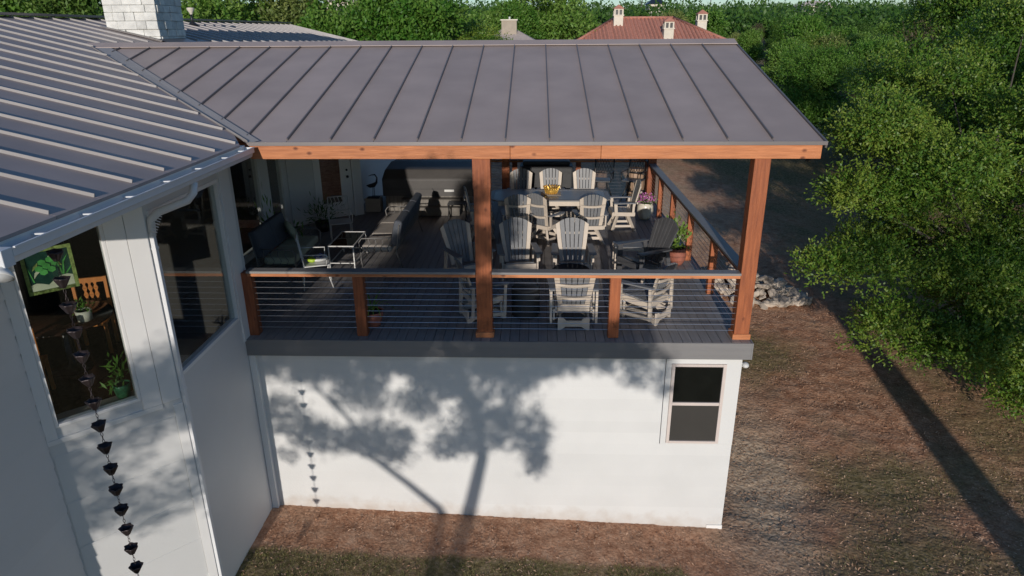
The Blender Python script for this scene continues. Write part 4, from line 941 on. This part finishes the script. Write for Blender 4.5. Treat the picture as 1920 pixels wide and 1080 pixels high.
p = pot_thing('tall yellow green plant in the corner between window and love seat', (-1.0, 3.9, 0), [(0, 0), (.12, 0), (.16, .25), (.14, .25)], M['terra'], soil=(.16, .25)); plant(p, M['leaflime'], (0, 0, .25), 90, .09, .7, .18, .03, 14)

# ------------------------------------------------------------------ rocks
rmeshes = []
for k in range(8):
    rs_ = np.random.RandomState(k); mb = MB(); mb.ball((0, 0, 0), 1, 7, 5); v = np.array(mb.v)
    dirs = unit(rs_.normal(size=(9, 3))); 
    for d_ in dirs:
        lim = rs_.uniform(.45, .75); pr = v@d_; ex = np.clip(pr-lim, 0, None); v -= ex[:, None]*d_
    mb.v = [tuple(a) for a in v]; mb.sm = [False]*len(mb.f); rmeshes.append(mb.mesh('rock', M['rock']))
rs_ = random.Random(11); nrock = 0
def rock(x, y, zoff, s):
    global nrock
    o = bpy.data.objects.new('rock', rmeshes[nrock % 8]); col.objects.link(o); nrock += 1
    o.location = (x, y, float(gz(x, y))+zoff+s*.25); o.rotation_euler = (rs_.uniform(-.6, .6), rs_.uniform(-.6, .6), rs_.uniform(0, 6.3))
    o.scale = (s*rs_.uniform(1, 1.6), s*rs_.uniform(.8, 1.2), s*rs_.uniform(.35, .8))
    tag(o, 'broken pale limestone block in the rock heap on the slope right of the deck', 'rock', 'limestone blocks heaped right of the deck')
for i in range(215):
    x = 8.9+3.0*rs_.random(); c0 = 9.6-.28*(x-9); hw = .95*(1-((x-10.3)/1.9)**2) if abs(x-10.3) < 1.8 else .15
    q = rs_.uniform(-1, 1); y = c0+q*hw; lay = (1-abs(q))*max(0, 1-abs(x-10.2)/1.7)
    rock(x, y, lay*.75*rs_.random()**.6, rs_.uniform(.10, .22))
for i in range(14): rock(8.3+rs_.uniform(-.3, .9), 9.2+rs_.uniform(-.8, 2.4), 0, rs_.uniform(.09, .17))

# ------------------------------------------------------------------ vegetation
def puff_leaves(rs, puffs, n, L, W, twig=8, tw=.22, shell=.5, droop=0.):
    """twigs of leaves spread through ellipsoid puffs [(x,y,z,rx,ry,rz)]"""
    P = np.array(puffs, float); vol = (P[:, 3]*P[:, 4]*P[:, 5])**(2/3); k = rs.choice(len(P), n, p=vol/vol.sum())
    d = unit(rs.normal(size=(n, 3))); d[:, 2] = np.where(d[:, 2] < -.35, -d[:, 2]*.6, d[:, 2]); d = unit(d)
    r = shell+(1-shell)*rs.random(n)**.6; r = r*(1+.10*rs.normal(size=n))
    B0 = P[k, :3]+d*P[k, 3:6]*r[:, None]
    dirn = unit(d+rs.normal(size=(n, 3))*.55+np.array([0, 0, .25-droop]))
    t = np.tile(np.linspace(0, 1, twig), (n, 1)); LL = tw*rs.uniform(.6, 1.4, n)
    pts = B0[:, None, :]+dirn[:, None, :]*(t*LL[:, None])[..., None]; pts = pts.reshape(-1, 3)
    dd = np.repeat(dirn, twig, 0); A = unit(dd*.7+rs.normal(size=dd.shape)*.75)
    nm = unit(np.repeat(d, twig, 0)+rs.normal(size=dd.shape)*.7+np.array([0, -.2, .5])); B = unit(np.cross(A, nm))
    return leaves_np(pts, A, B, L*rs.uniform(.6, 1.25, len(pts)), W)
def branch_mesh(rs, base, puffs, r0, fork):
    mb = MB(); base = Vector(base); fork = Vector(fork); mid = base.lerp(fork, .5)+Vector((rs.uniform(-.1, .1), rs.uniform(-.1, .1), 0))
    mb.tube([base-Vector((0, 0, .3)), mid, fork], [r0*1.25, r0, r0*.8], 8)
    for p in puffs:
        c = Vector(p[:3]); m2 = fork.lerp(c, .5)+Vector((rs.uniform(-.2, .2), rs.uniform(-.2, .2), rs.uniform(0, .3))); mb.tube([fork, m2, c], [r0*.32, r0*.2, r0*.05], 5)
    return mb
# foreground live oak
rs = np.random.RandomState(21)
oak_p = [(9.33, 1.6, 2.75), (8.95, 1.1, 1.75), (9.05, .6, .75), (9.6, .35, -.25), (10.3, .0, -1.0), (11.3, -.1, -1.5), (10.2, 1.6, 1.5), (11.4, .9, .35), (12.0, 1.9, 2.7), (11.1, 3.0, 3.3),
         (10.6, 4.2, 3.2), (12.5, 3.6, 4.3), (13.2, 1.2, 1.2), (12.4, .4, -.5), (13.3, .6, 2.9), (14.0, 3.0, 3.4), (10.3, 2.8, .4), (11.6, 3.0, 1.6), (13.0, 3.0, .3), (9.9, 2.2, 2.4), (12.8, -.2, -1.7), (11.0, 1.6, -.7), (10.1, .9, 2.1), (10.5, .5, .6)]
oak_p = [tuple(CAM+(Vector(p)-CAM)*1.27+Vector((.55 if p[2] > -.6 else 1.0, .35, .05 if p[2] > -.6 else .75))) for p in oak_p]
oak_puffs = [(x, y, z, rs.uniform(.7, 1.05), rs.uniform(.7, 1.05), rs.uniform(.5, .8)) for x, y, z in oak_p]
oak_puffs += [(14.2, 5.0, -.4, 1.3, 1.2, 1.0), (15.2, 5.2, .8, 1.3, 1.2, 1.0), (16.2, 5.2, -1.0, 1.2, 1.1, .9), (13.5, 1.9, -1.3, .9, .8, .6), (14.2, 1.6, -2.0, .8, .7, .5), (12.5, 2.2, -1.35, .75, .7, .5), (14.9, 1.9, -1.5, .9, .8, .7), (14.9, 1.5, -2.35, .7, .6, .4), (14.2, 5.2, -1.0, 1.0, 1., .8)]
oak_puffs += [(x+rs.normal()*.65, y+rs.normal()*.6, z+rs.normal()*.55, rs.uniform(.3, .55), rs.uniform(.3, .55), rs.uniform(.22, .45)) for x, y, z in oak_p*2]
oak = thing('live_oak', 'large leafy live oak filling the right edge of the view beside the deck', 'tree', (14.9, 6.0, float(gz(14.9, 6.0))))
def local(v, o): return v-np.array(o.location)
v, f = puff_leaves(rs, oak_puffs, 32000, .075, .036, 9, .27, .35)
o = bpy.data.objects.new('crown', fast_mesh('crown', local(v, oak), f, M['leaf_oak'])); col.objects.link(o); o.parent = oak; o['kind'] = 'stuff'
lo = oak.location
branch_mesh(random.Random(1), (0, 0, 0), [(p[0]-lo.x, p[1]-lo.y, p[2]-lo.z) for p in oak_puffs[:24]], .16, (.0, 0, 1.6)).build('trunk', M['bark'], oak)

# generic trees: unit meshes, shared
def tree_meshes(seed, lm, n, L, W, h=5.5, rr=2.4, npuff=26, twig=5, tw=.4):
    rs = np.random.RandomState(seed); pf = []
    for i in range(npuff):
        a = rs.uniform(0, 6.28); q = rs.uniform(.0, 1)**.6; zz = rs.uniform(.22, 1.0); rad = rr*(1-.55*max(0, zz-.45)/.55)*q*.8
        s = rs.uniform(.55, .95)*(rr/2.4); pf.append((rad*math.cos(a), rad*math.sin(a), h*(.15+.72*zz), s, s, s*.8))
    v, f = puff_leaves(rs, pf, n, L, W, twig, tw, .6)
    c = fast_mesh('crown', v, f, lm); t = branch_mesh(random.Random(seed), (0, 0, 0), pf[:9], .09, (rs.uniform(-.3, .3), rs.uniform(-.3, .3), h*.25)).mesh('trunk', M['bark']); return c, t
KINDS = [tree_meshes(31, M['leaf_green'], 3400, .20, .11), tree_meshes(32, M['leaf_olive'], 3600, .19, .085, 5.0, 2.3), tree_meshes(33, M['leaf_dark'], 3400, .19, .10, 6., 2.5),
         tree_meshes(34, M['leaf_green'], 3400, .19, .10, 6.5, 2.7), tree_meshes(35, M['leaf_olive'], 3400, .18, .08, 4.2, 2.4), tree_meshes(36, M['leaf_brown'], 1500, .16, .05, 5.6, 2.2), tree_meshes(37, M['leaf_oak'], 4600, .15, .08, 5.5, 2.6)]
NEAR = [tree_meshes(41, M['leaf_oak'], 9500, .085, .042, 5.8, 2.6, 34, 8, .34), tree_meshes(42, M['leaf_green'], 8000, .10, .05, 5.4, 2.5, 30, 7, .34), tree_meshes(43, M['leaf_olive'], 8000, .10, .04, 4.6, 2.4, 30, 7, .34)]
def put_tree(kind, x, y, s, label, group, sz=1., rz=None, zoff=0., name='tree'):
    c, tk = kind; t = thing(name, label, 'tree', (x, y, float(gz(x, y))+zoff), random.uniform(0, 6.3) if rz is None else rz, group)
    t.scale = (s, s, s*sz); share('crown', c, t)['kind'] = 'stuff'; share('trunk', tk, t); return t
# named trees right of the roof
put_tree(NEAR[0], 18.3, 12.0, 1.15, 'dense oak standing just behind the large live oak at the right edge', None, 1.1, 1., name='oak_tree')
put_tree(NEAR[0], 20.5, 17.5, 1.25, 'tall dark oak at the upper right edge of the view', None, 1.2, 3., name='oak_tree')
put_tree(NEAR[1], 17.3, 23.5, 1.0, 'fresh green oak beyond the large live oak, right of the roof corner', None, .95, 2., name='oak_tree')
put_tree(NEAR[2], 10.7, 25.5, .85, 'rounded grey green shrub tree just beyond the roof corner', None, .9, 4., name='juniper_tree')
put_tree(KINDS[5], 30.5, 36, 1.35, 'grey nearly bare tree at the top right among green ones', None, 1.25, 2., name='bare_tree')
GW = 'trees of the wooded slope beyond the house'
KD = ('bright green leafy', 'olive green feathery', 'dark green dense', 'tall bright green', 'low olive rounded', 'brownish thin leaved', 'deep green oak like')
def zone(x, y):
    if y < 36 and x > 8: return 'on the near slope right of the patio roof'
    px = (x-4)/(y+9.2)
    if px < -.42: return 'behind the left roof and stone chimney'
    if px < -.10: return 'above the ridge left of the tan chimney'
    if px < .06: return 'around the small tan chimney'
    if px < .36: return 'behind the red tiled roof'
    return 'on the hill right of the red tiled roof'
def wl(kd, x, y): return KD[kd]+' tree '+zone(x, y), KD[kd]+' trees '+zone(x, y)
rr_ = random.Random(77); placed = [(18.3, 12.), (20.5, 17.5), (17.3, 23.5), (10.7, 25.5), (30.5, 36)]
def clearspot(x, y):
    if -15 < x < 3.5 and y < 30: return False
    if x < 10.5 and y < 30: return False
    if x < 15.5 + .06*y and y < 29: return False
    if 4.5 < x < 24 and 30 < y < 60: return False            # red roofed house
    if -2 < x < 7 and 28 < y < 49: return False             # tan house
    return True
ntree = 0; tries = 0
while ntree < 262 and tries < 20000:
    tries += 1
    y = 9+110*(rr_.random()**1.25); half = .80*(y+9.2)+6; x = 4.0+rr_.uniform(-1, 1)*half
    if not clearspot(x, y): continue
    dmin = 2.5+.012*y
    if any((x-a)**2+(y-b)**2 < dmin**2 for a, b in placed): continue
    placed.append((x, y)); ntree += 1
    kd = rr_.choices(range(7), (5, 4, 3, 4, 3, .4, 3))[0]; k = KINDS[kd]
    s = rr_.uniform(.62, .98)
    if y < 34 and x > 8: s *= .80
    if y > 60: s *= .82
    if x < 3 and y < 46: s *= rr_.uniform(1.05, 1.2)
    put_tree(k, x, y, s, *wl(kd, x, y), rr_.uniform(.85, 1.15), rr_.uniform(0, 6.3))
# bushes hugging the neighbours' roofs
for x, y, s, kd in ((-6.5, 34.5, 1.35, 3), (-1.8, 33.5, 1.28, 0), (1.2, 35.5, .95, 6), (-10.5, 36, 1.5, 1), (-15.5, 35, 1.5, 3), (-20.5, 30, 1.4, 2), (-25, 33, 1.6, 0), (5.0, 51, 1.55, 3), (9.5, 66, 1.15, 4), (5.6, 40.5, .92, 4), (7.0, 42.0, .90, 4), (-0.8, 40, 1.05, 0), (-3.0, 38.5, 1.1, 3), (22.3, 42.5, .8, 0), (25.5, 44, .9, 1), (8.5, 62, 1.15, 1), (14, 64, 1.1, 4), (21, 62, 1.1, 0), (1, 50, 1.1, 0), (4.5, 53, 1.1, 0), (24, 45, .8, 6), (26, 51, .9, 1), (-4, 33, .8, 1), (-7, 33, .82, 5), (-10, 32, .85, 1), (-14, 31, .9, 2), (-3, 40, 1.05, 3), (2.5, 49, 1.05, 3), (17.5, 62, 1.15, 1)):
    put_tree(KINDS[kd], x, y, s, *wl(kd, x, y))
# far wood: one mass of foliage clumps over the hill
rs = np.random.RandomState(5); n = 3400; yy = 100+420*rs.random(n)**1.5; xx = 4+(rs.random(n)*2-1)*(.85*yy+30); s = rs.uniform(2.2, 3.6, n)*(1+yy/2200)
s = s*rs.choice((.7, .9, 1.12), n); pf = np.stack([xx, yy, gz(xx, yy)+s*.75, s*1.2, s*1.2, s*.85], -1)
v, f = puff_leaves(rs, pf, 95000, .75, .42, 3, .9, .8)
tag(bpy.data.objects.new('far_wood', fast_mesh('far_wood', v, f, M['leaf_dark'])), 'dense green wood covering the far hillside up to the skyline', 'wood', None, 'stuff'); col.objects.link(bpy.data.objects['far_wood'])

# trees behind the camera whose shadows fall on the wall and the yard
TS = math.tan(SUN_EL)/math.cos(SUN_AZ); TX = math.tan(SUN_AZ)
def from_wall(x, z, back): return (x-back*TX, -back, z+back*TS)
rs = np.random.RandomState(9)
ell = [  # x, z, rx, rz, weight on the plane of the wall
 (1.3, -.45, 1.1, .35, 1.6), (3.9, -.35, 1.0, .3, 1.4), (2.4, -.7, 2.3, .6, 2.6), (-.6, -.7, .5, .5, .8), (-.3, -1.6, .5, .35, .7), (.1, -.15, .5, .55, 1.6), (.9, -.28, .9, .42, 3.2), (1.9, -.25, .9, .40, 3.4), (2.6, -.9, .55, .5, 1.7), (1.6, -1.0, .45, .3, 1.0), (.4, -1.35, .35, .35, .8), (1.0, -1.75, .55, .28, 1.5), (1.9, -1.75, .5, .3, 1.3), (2.1, -2.05, .22, .2, .4),
 (3.0, -.3, .9, .45, 3.0), (3.7, -.9, .65, .5, 1.7), (3.4, -1.5, .66, .45, 1.7), (4.1, -1.55, .5, .40, 1.1), (4.35, -2.05, .14, .35, .4), (3.0, -1.9, .35, .2, .5), (4.3, -.32, .8, .38, 2.9), (5.2, -.22, .7, .30, 2.0), (5.9, -.42, .5, .3, 1.0), (6.3, -.75, .12, .2, .15),
 (.15, .0, .4, .25, .6), (1.0, .15, .5, .22, .9), (1.7, .4, .8, .40, 3.2), (2.7, .5, .8, .5, 3.6), (3.5, .5, .7, .45, 2.4), (4.3, .22, .8, .3, 2.2), (5.3, .08, .8, .22, 1.4), (2.8, 1.3, .7, .45, 2.9), (2.5, 2.0, .6, .45, 2.4), (3.1, 2.2, .55, .4, 2.2), (3.4, 1.5, .4, .5, 1.6), (1.9, 1.1, .6, .28, 1.6), (1.7, .9, .6, .3, 1.2), (-.9, -1.2, .4, .8, .9), (.3, -2.1, .2, .1, .1)]
holes = [(.98, -1.18, .22), (2.25, -.72, .2), (.75, -.98, .2), (3.0, -1.15, .16), (2.75, -1.45, .14), (1.55, -1.35, .2), (4.45, -.78, .17), (4.2, -1.05, .16), (3.25, -.62, .12), (1.6, -.45, .08), (5.1, -.62, .18), (4.75, -.52, .10), (.4, -.95, .12), (2.3, -1.45, .16), (1.95, -1.35, .12), (3.75, -1.15, .15), (3.05, -1.55, .12), (3.9, -1.75, .12), (3.5, -.85, .10), (2.05, -1.05, .12), (1.25, -1.55, .13), (2.75, -.35, .10), (.55, -.55, .10), (5.6, -.5, .12), (4.0, -.35, .10), (3.7, -1.5, .08), (1.2, -.75, .1), (3.6, 1.85, .16), (3.55, 1.15, .15), (3.5, 2.5, .2)]
wts = np.array([e[4] for e in ell]); NC = 9400; k = rs.choice(len(ell), NC, p=wts/wts.sum()); E_ = np.array(ell)
a = rs.uniform(0, 6.283, NC); q = np.sqrt(rs.random(NC)); cx_ = E_[k, 0]+E_[k, 2]*q*np.cos(a); cz_ = E_[k, 1]+E_[k, 3]*q*np.sin(a)
keep = np.ones(NC, bool)
for hx, hz, hr in holes: keep &= ((cx_-hx)**2+(cz_-hz)**2) > (hr*1.08)**2
cx_, cz_ = cx_[keep], cz_[keep]; back = rs.uniform(12.6, 15.4, len(cx_))
C_ = np.stack([cx_-back*TX, -back, cz_+back*TS], -1); per = 7; Pn = np.repeat(C_, per, 0)+rs.normal(size=(len(C_)*per, 3))*.075
A = unit(rs.normal(size=Pn.shape)); v, f = leaves_np(Pn, A, rnd_axes(rs, A), .085, .05)
st = thing('yard_oak', 'spreading oak behind the viewpoint, seen only by its shadow on the white wall', 'tree', from_wall(3.1, 0, 14)[:2]+(float(gz(1.9, -14)),))
o = bpy.data.objects.new('crown', fast_mesh('crown', local(v, st), f, M['leaf_oak'])); col.objects.link(o); o.parent = st; o['kind'] = 'stuff'
mb = MB(Matrix.Translation(-Vector(st.location)))
W3 = lambda pts: [from_wall(x, z, 14) for x, z in pts]
mb.tube(W3([(2.95, -6.1), (3.05, -4.6), (3.08, -3.7)]), [.26, .22, .20], 8); mb.tube(W3([(3.12, -3.75), (3.30, -3.0), (3.50, -2.1), (3.45, -1.4), (3.22, -.7), (3.0, .2), (2.8, 1.4)]), [.15, .115, .10, .10, .09, .07, .04], 7)
mb.tube(W3([(3.02, -3.75), (2.75, -3.1), (2.25, -2.6), (1.75, -2.15), (1.2, -1.85), (.4, -1.35)]), [.12, .075, .06, .05, .035, .02], 7)
for l in ([(3.45, -1.5), (4.0, -1.0), (4.5, -.4), (5.2, -.2)], [(3.3, -1.0), (2.6, -.7), (1.8, -.4), (.8, -.3)], [(1.75, -2.15), (1.4, -1.4), (.9, -.8)], [(3.5, -2.0), (4.1, -1.6), (4.35, -2.1)]): mb.tube(W3(l), [.05, .04, .03, .02][:len(l)], 5)
mb.build('trunk', M['bark'], st)
def yard_tree(x, y, label, seed, r, lean, crown, dens):
    t = thing('yard_oak', label, 'tree', (x, y, float(gz(x, y)))); rs = np.random.RandomState(seed)
    pf = [(crown[0]*math.cos(i*2.4)*q_, crown[0]*math.sin(i*2.4)*q_, crown[1]+rs.uniform(0, crown[2]), .9, .9, .6) for i in range(14) for q_ in (rs.uniform(.2, 1),)]
    v, f = puff_leaves(rs, pf, dens, .12, .06, 6, .35, .4); o = bpy.data.objects.new('crown', fast_mesh('crown', v, f, M['leaf_oak'])); col.objects.link(o); o.parent = t; o['kind'] = 'stuff'
    mb = MB(); mb.tube([(0, 0, -.3), (lean*.3, 0, 1.4), (lean, 0, 2.8), (lean*.7, 0, crown[1])], [r*1.2, r, r*.9, r*.7], 10)
    for p in pf[:9]: mb.tube([(lean*.7, 0, crown[1]), (p[0]*.5, p[1]*.5, (crown[1]+p[2])/2+.3), p[:3]], [r*.4, r*.25, r*.1], 5)
    mb.build('trunk', M['bark'], t)
yard_tree(11.2, -12.5, 'thick trunked yard oak casting the wide trunk shadow across the soil at the right', 51, .42, .25, (2.1, 5.4, 2.4), 700)
yard_tree(14.3, -12.0, 'slimmer yard oak casting the second trunk shadow near the right edge', 52, .20, -.2, (1.8, 5.6, 2.0), 600)

# grass blades and soil crumbs
def grass():
    rs = np.random.RandomState(13); n = 330000
    x = np.concatenate([rs.uniform(-.6, 7.4, n//3), rs.uniform(7.4, 17, n-n//3)]); y = np.concatenate([rs.uniform(-2.4, -.7, n//3), rs.uniform(-2.6, 9.5, n-n//3)])
    tf, cl = cover(x, y); cl_ = wob(x, y, 2.3)*.5+.5; keep = rs.random(len(x)) < np.clip(tf-.12, 0, 1)*np.clip(cl_*1.1, .12, 1)*.42; x, y = x[keep], y[keep]
    keep = ~((x > 7.2) & (x < 7.6) & (y > 0)); x, y = x[keep], y[keep]; n = len(x)
    P = np.stack([x, y, gz(x, y)-.01], -1); h = rs.uniform(.02, .06, n); a = rs.uniform(0, 6.28, n)
    side = np.stack([np.cos(a), np.sin(a), a*0], -1)*.0045; tip = P+np.stack([rs.normal(0, .5, n)*h, rs.normal(0, .5, n)*h, h], -1)
    v = np.stack([P-side, P+side, tip], 1).reshape(-1, 3); f = np.arange(3*n).reshape(-1, 3)
    o = bpy.data.objects.new('grass', fast_mesh('grass', v, f, M['grass'])); tag(o, 'thin short grass in patches on the bare soil', 'grass', None, 'stuff'); col.objects.link(o)
    n = 6000; x = np.concatenate([rs.uniform(0, 7.4, n//3), rs.uniform(7.5, 14, n-n//3)]); y = np.concatenate([rs.uniform(-1.6, -.15, n//3), rs.uniform(-2.6, 9, n-n//3)]); r = rs.uniform(.005, .014, n)*(1+(rs.random(n) < .02)*1.2)
    C0 = np.stack([x, y, gz(x, y)+.004], -1); oc = np.array([(1, 0, 0), (0, 1, 0), (-1, 0, 0), (0, -1, 0), (0, 0, .8)]); v = (C0[:, None, :]+oc[None]*r[:, None, None]*(1+rs.normal(size=(n, 5, 1))*.25)).reshape(-1, 3)
    b = np.arange(n)[:, None, None]*5; f = (b+np.array([(0, 1, 4), (1, 2, 4), (2, 3, 4), (3, 0, 4)])[None]).reshape(-1, 3)
    n = 26000; xx = rs.uniform(7.5, 16, n); y2 = rs.uniform(-2.7, 9, n); tf, cl = cover(xx, y2); k = (rs.random(n) < .75-.45*tf); xx, y2 = xx[k], y2[k]; n = len(xx)
    xx = np.concatenate([xx, rs.uniform(.1, 7.4, 1500)]); y2 = np.concatenate([y2, rs.uniform(-1.7, -.12, 1500)]); n = len(xx)
    P = np.stack([xx, y2, gz(xx, y2)+rs.uniform(.0, .012, n)], -1); A = unit(np.stack([rs.normal(size=n), rs.normal(size=n)*.8, rs.normal(size=n)*.28], -1)); B = unit(np.cross(A, unit(np.stack([rs.normal(size=n)*.3, rs.normal(size=n)*.3-.5, np.ones(n)], -1))))
    v2, f2 = leaves_np(P, A, B, rs.uniform(.02, .065, n), .016); o2 = bpy.data.objects.new('bark_mulch', fast_mesh('bark_mulch', v2, f2, M['mulch'])); tag(o2, 'shredded reddish mulch and dead leaves littering the bare soil', 'mulch', None, 'stuff'); col.objects.link(o2)
    o = bpy.data.objects.new('soil_crumbs', fast_mesh('soil_crumbs', v, f, M['clod'])); tag(o, 'small clods and pebbles scattered over the bare soil', 'pebbles', None, 'stuff'); col.objects.link(o)
grass()

# ------------------------------------------------------------------ neighbouring houses
def hip_house(name, label, x0, x1, y0, y1, ze, zt, inset, roofm, wallm, rows=True):
    t = thing(name, label, 'house'); g = float(gz((x0+x1)/2, (y0+y1)/2)); MB().box(x0+.5, x1-.5, y0+.5, y1-.5, g-1.5, ze).build('wall', wallm, t)
    xm0, xm1, ym = x0+inset, x1-inset, (y0+y1)/2
    rf = MB(); rf.add([(x0, y0, ze), (x1, y0, ze), (x1, y1, ze), (x0, y1, ze), (xm0, ym, zt), (xm1, ym, zt)], [(0, 1, 5, 4), (1, 2, 5), (2, 3, 4, 5), (3, 0, 4)]); r = rf.build('roof', roofm, t)
    return t, r
t, rf = hip_house('tiled_house', 'distant house with red clay tile hip roof and three white chimneys', 6.9, 19.2, 44.6, 55.4, 3.2, 5.15, 3.8, M['tile'], M['stucco'])
# rows of tiles as real ribs on the front slope
k = 0
for i in range(41):
    x = 7.1+.3*i
    s1 = min(1, (x-6.9)/3.8, (19.2-x)/3.8)
    if s1 < .06: continue
    MB().tube([(x, 44.6, 3.22), (x, 44.6+5.4*s1, 3.22+1.95*s1)], .075, 5).build('tile_row', M['tile'], rf)
MB().tube([(10.7, 50, 5.2), (15.4, 50, 5.2)], .12, 6).build('ridge_tiles', M['tile'], rf)
for a in (((6.9, 44.6, 3.25), (10.7, 50, 5.2)), ((19.2, 44.6, 3.25), (15.4, 50, 5.2))): MB().tube(a, .11, 6).build('hip_tiles', M['tile'], rf)
for (x, y, zb, zt) in ((10.85, 48.8, 4.2, 6.05), (14.35, 46.0, 3.6, 5.05), (17.35, 48.5, 4.0, 5.62)):
    c = group_empty('chimney', t); w_ = .36
    MB().box(x-w_, x+w_, y-w_, y+w_, zb-.8, zt-.72).build('stack', M['stucco'], c); MB().box(x-w_-.06, x+w_+.06, y-w_-.06, y+w_+.06, zt-.72, zt-.64).build('band', M['stucco'], c)
    for sx in (-1, 0, 1):
        MB().box(x+sx*(w_-.05)-.055, x+sx*(w_-.05)+.055, y-w_, y-w_+.1, zt-.64, zt-.28).build('pier', M['stucco'], c)
    for sx in (-1, 1): MB().box(x+sx*(w_-.05)-.055, x+sx*(w_-.05)+.055, y+w_-.1, y+w_, zt-.64, zt-.28).build('pier', M['stucco'], c)
    MB().box(x-w_+.1, x+w_-.1, y-w_+.12, y+w_-.12, zt-.63, zt-.3).build('flue', M['black'], c); MB().box(x-w_, x+w_, y-w_, y+w_, zt-.28, zt-.2).build('lintel', M['stucco'], c)
    mb = MB(); e = w_+.08; mb.add([(x-e, y-e, zt-.2), (x+e, y-e, zt-.2), (x+e, y+e, zt-.2), (x-e, y+e, zt-.2), (x, y-e*.2, zt+.12), (x, y+e*.2, zt+.12)], [(0, 1, 4), (1, 2, 5, 4), (2, 3, 5), (3, 0, 4, 5), (3, 2, 1, 0)]); mb.build('tiled_cap', M['tile'], c)
t, rf = hip_house('tan_house', 'small distant house with pale shingle roof and square tan chimney', .4, 4.4, 39.5, 46, 3.6, 4.45, 1.6, M['greyroof'], M['tanstone'])
c = group_empty('chimney', t); MB().box(1.95, 3.0, 41.3, 42.2, 3.2, 4.95).build('stack', M['tanstone'], c); MB().box(1.88, 3.07, 41.23, 42.27, 4.95, 5.03).build('crown', M['stucco'], c); MB().tube([(2.5, 41.7, 5.03), (2.5, 41.7, 5.2)], .07, 8).build('flue_cap', M['whitemetal'], c)
def block_house(name, label, x0, x1, y0, y1, zb, ze, zt, roofm):
    t, rf = hip_house(name, label, x0, x1, y0, y1, ze, zt, (x1-x0)*.3, roofm, M['stucco'])
    for i in range(3):
        xx = x0+(x1-x0)*(.25+.22*i); w = group_empty('window', t); MB().box(xx-.5, xx+.5, y0+.44, y0+.49, ze-1.9, ze-.6).build('pane', M['darkglass'], w); MB().box(xx-.6, xx+.6, y0+.42, y0+.47, ze-.6, ze-.5).build('frame', M['stucco'], w)
    return t
block_house('white_house', 'far white house showing over the trees at the top left', -33, -26, 118, 126, 5, 9.2, 10.6, M['greyroof'])
block_house('dark_roof_house', 'far house with dark grey hip roof against the sky', 35.5, 41, 196, 204, 8, 11.0, 12.4, M['black'])
block_house('grey_roof_house', 'far low house with blue grey roof on the skyline at the right', 78, 88, 196, 206, 8, 10.2, 11.6, M['greyroof'])
for x, y, s in ((52, 230, 'middle'), (62, 235, 'rightmost'), (33, 190, 'leftmost')):
    t = thing('utility_pole', s+' of the three thin utility poles on the far skyline', 'pole', (x, y, float(gz(x, y))), 0, 'utility poles on the skyline'); MB().tube([(0, 0, 0), (0, 0, 9.5)], .14, 6).build('mast', M['bark'], t); MB().bar((-.9, 0, 8.8), (.9, 0, 8.8), .12, .12).build('crossarm', M['bark'], t)
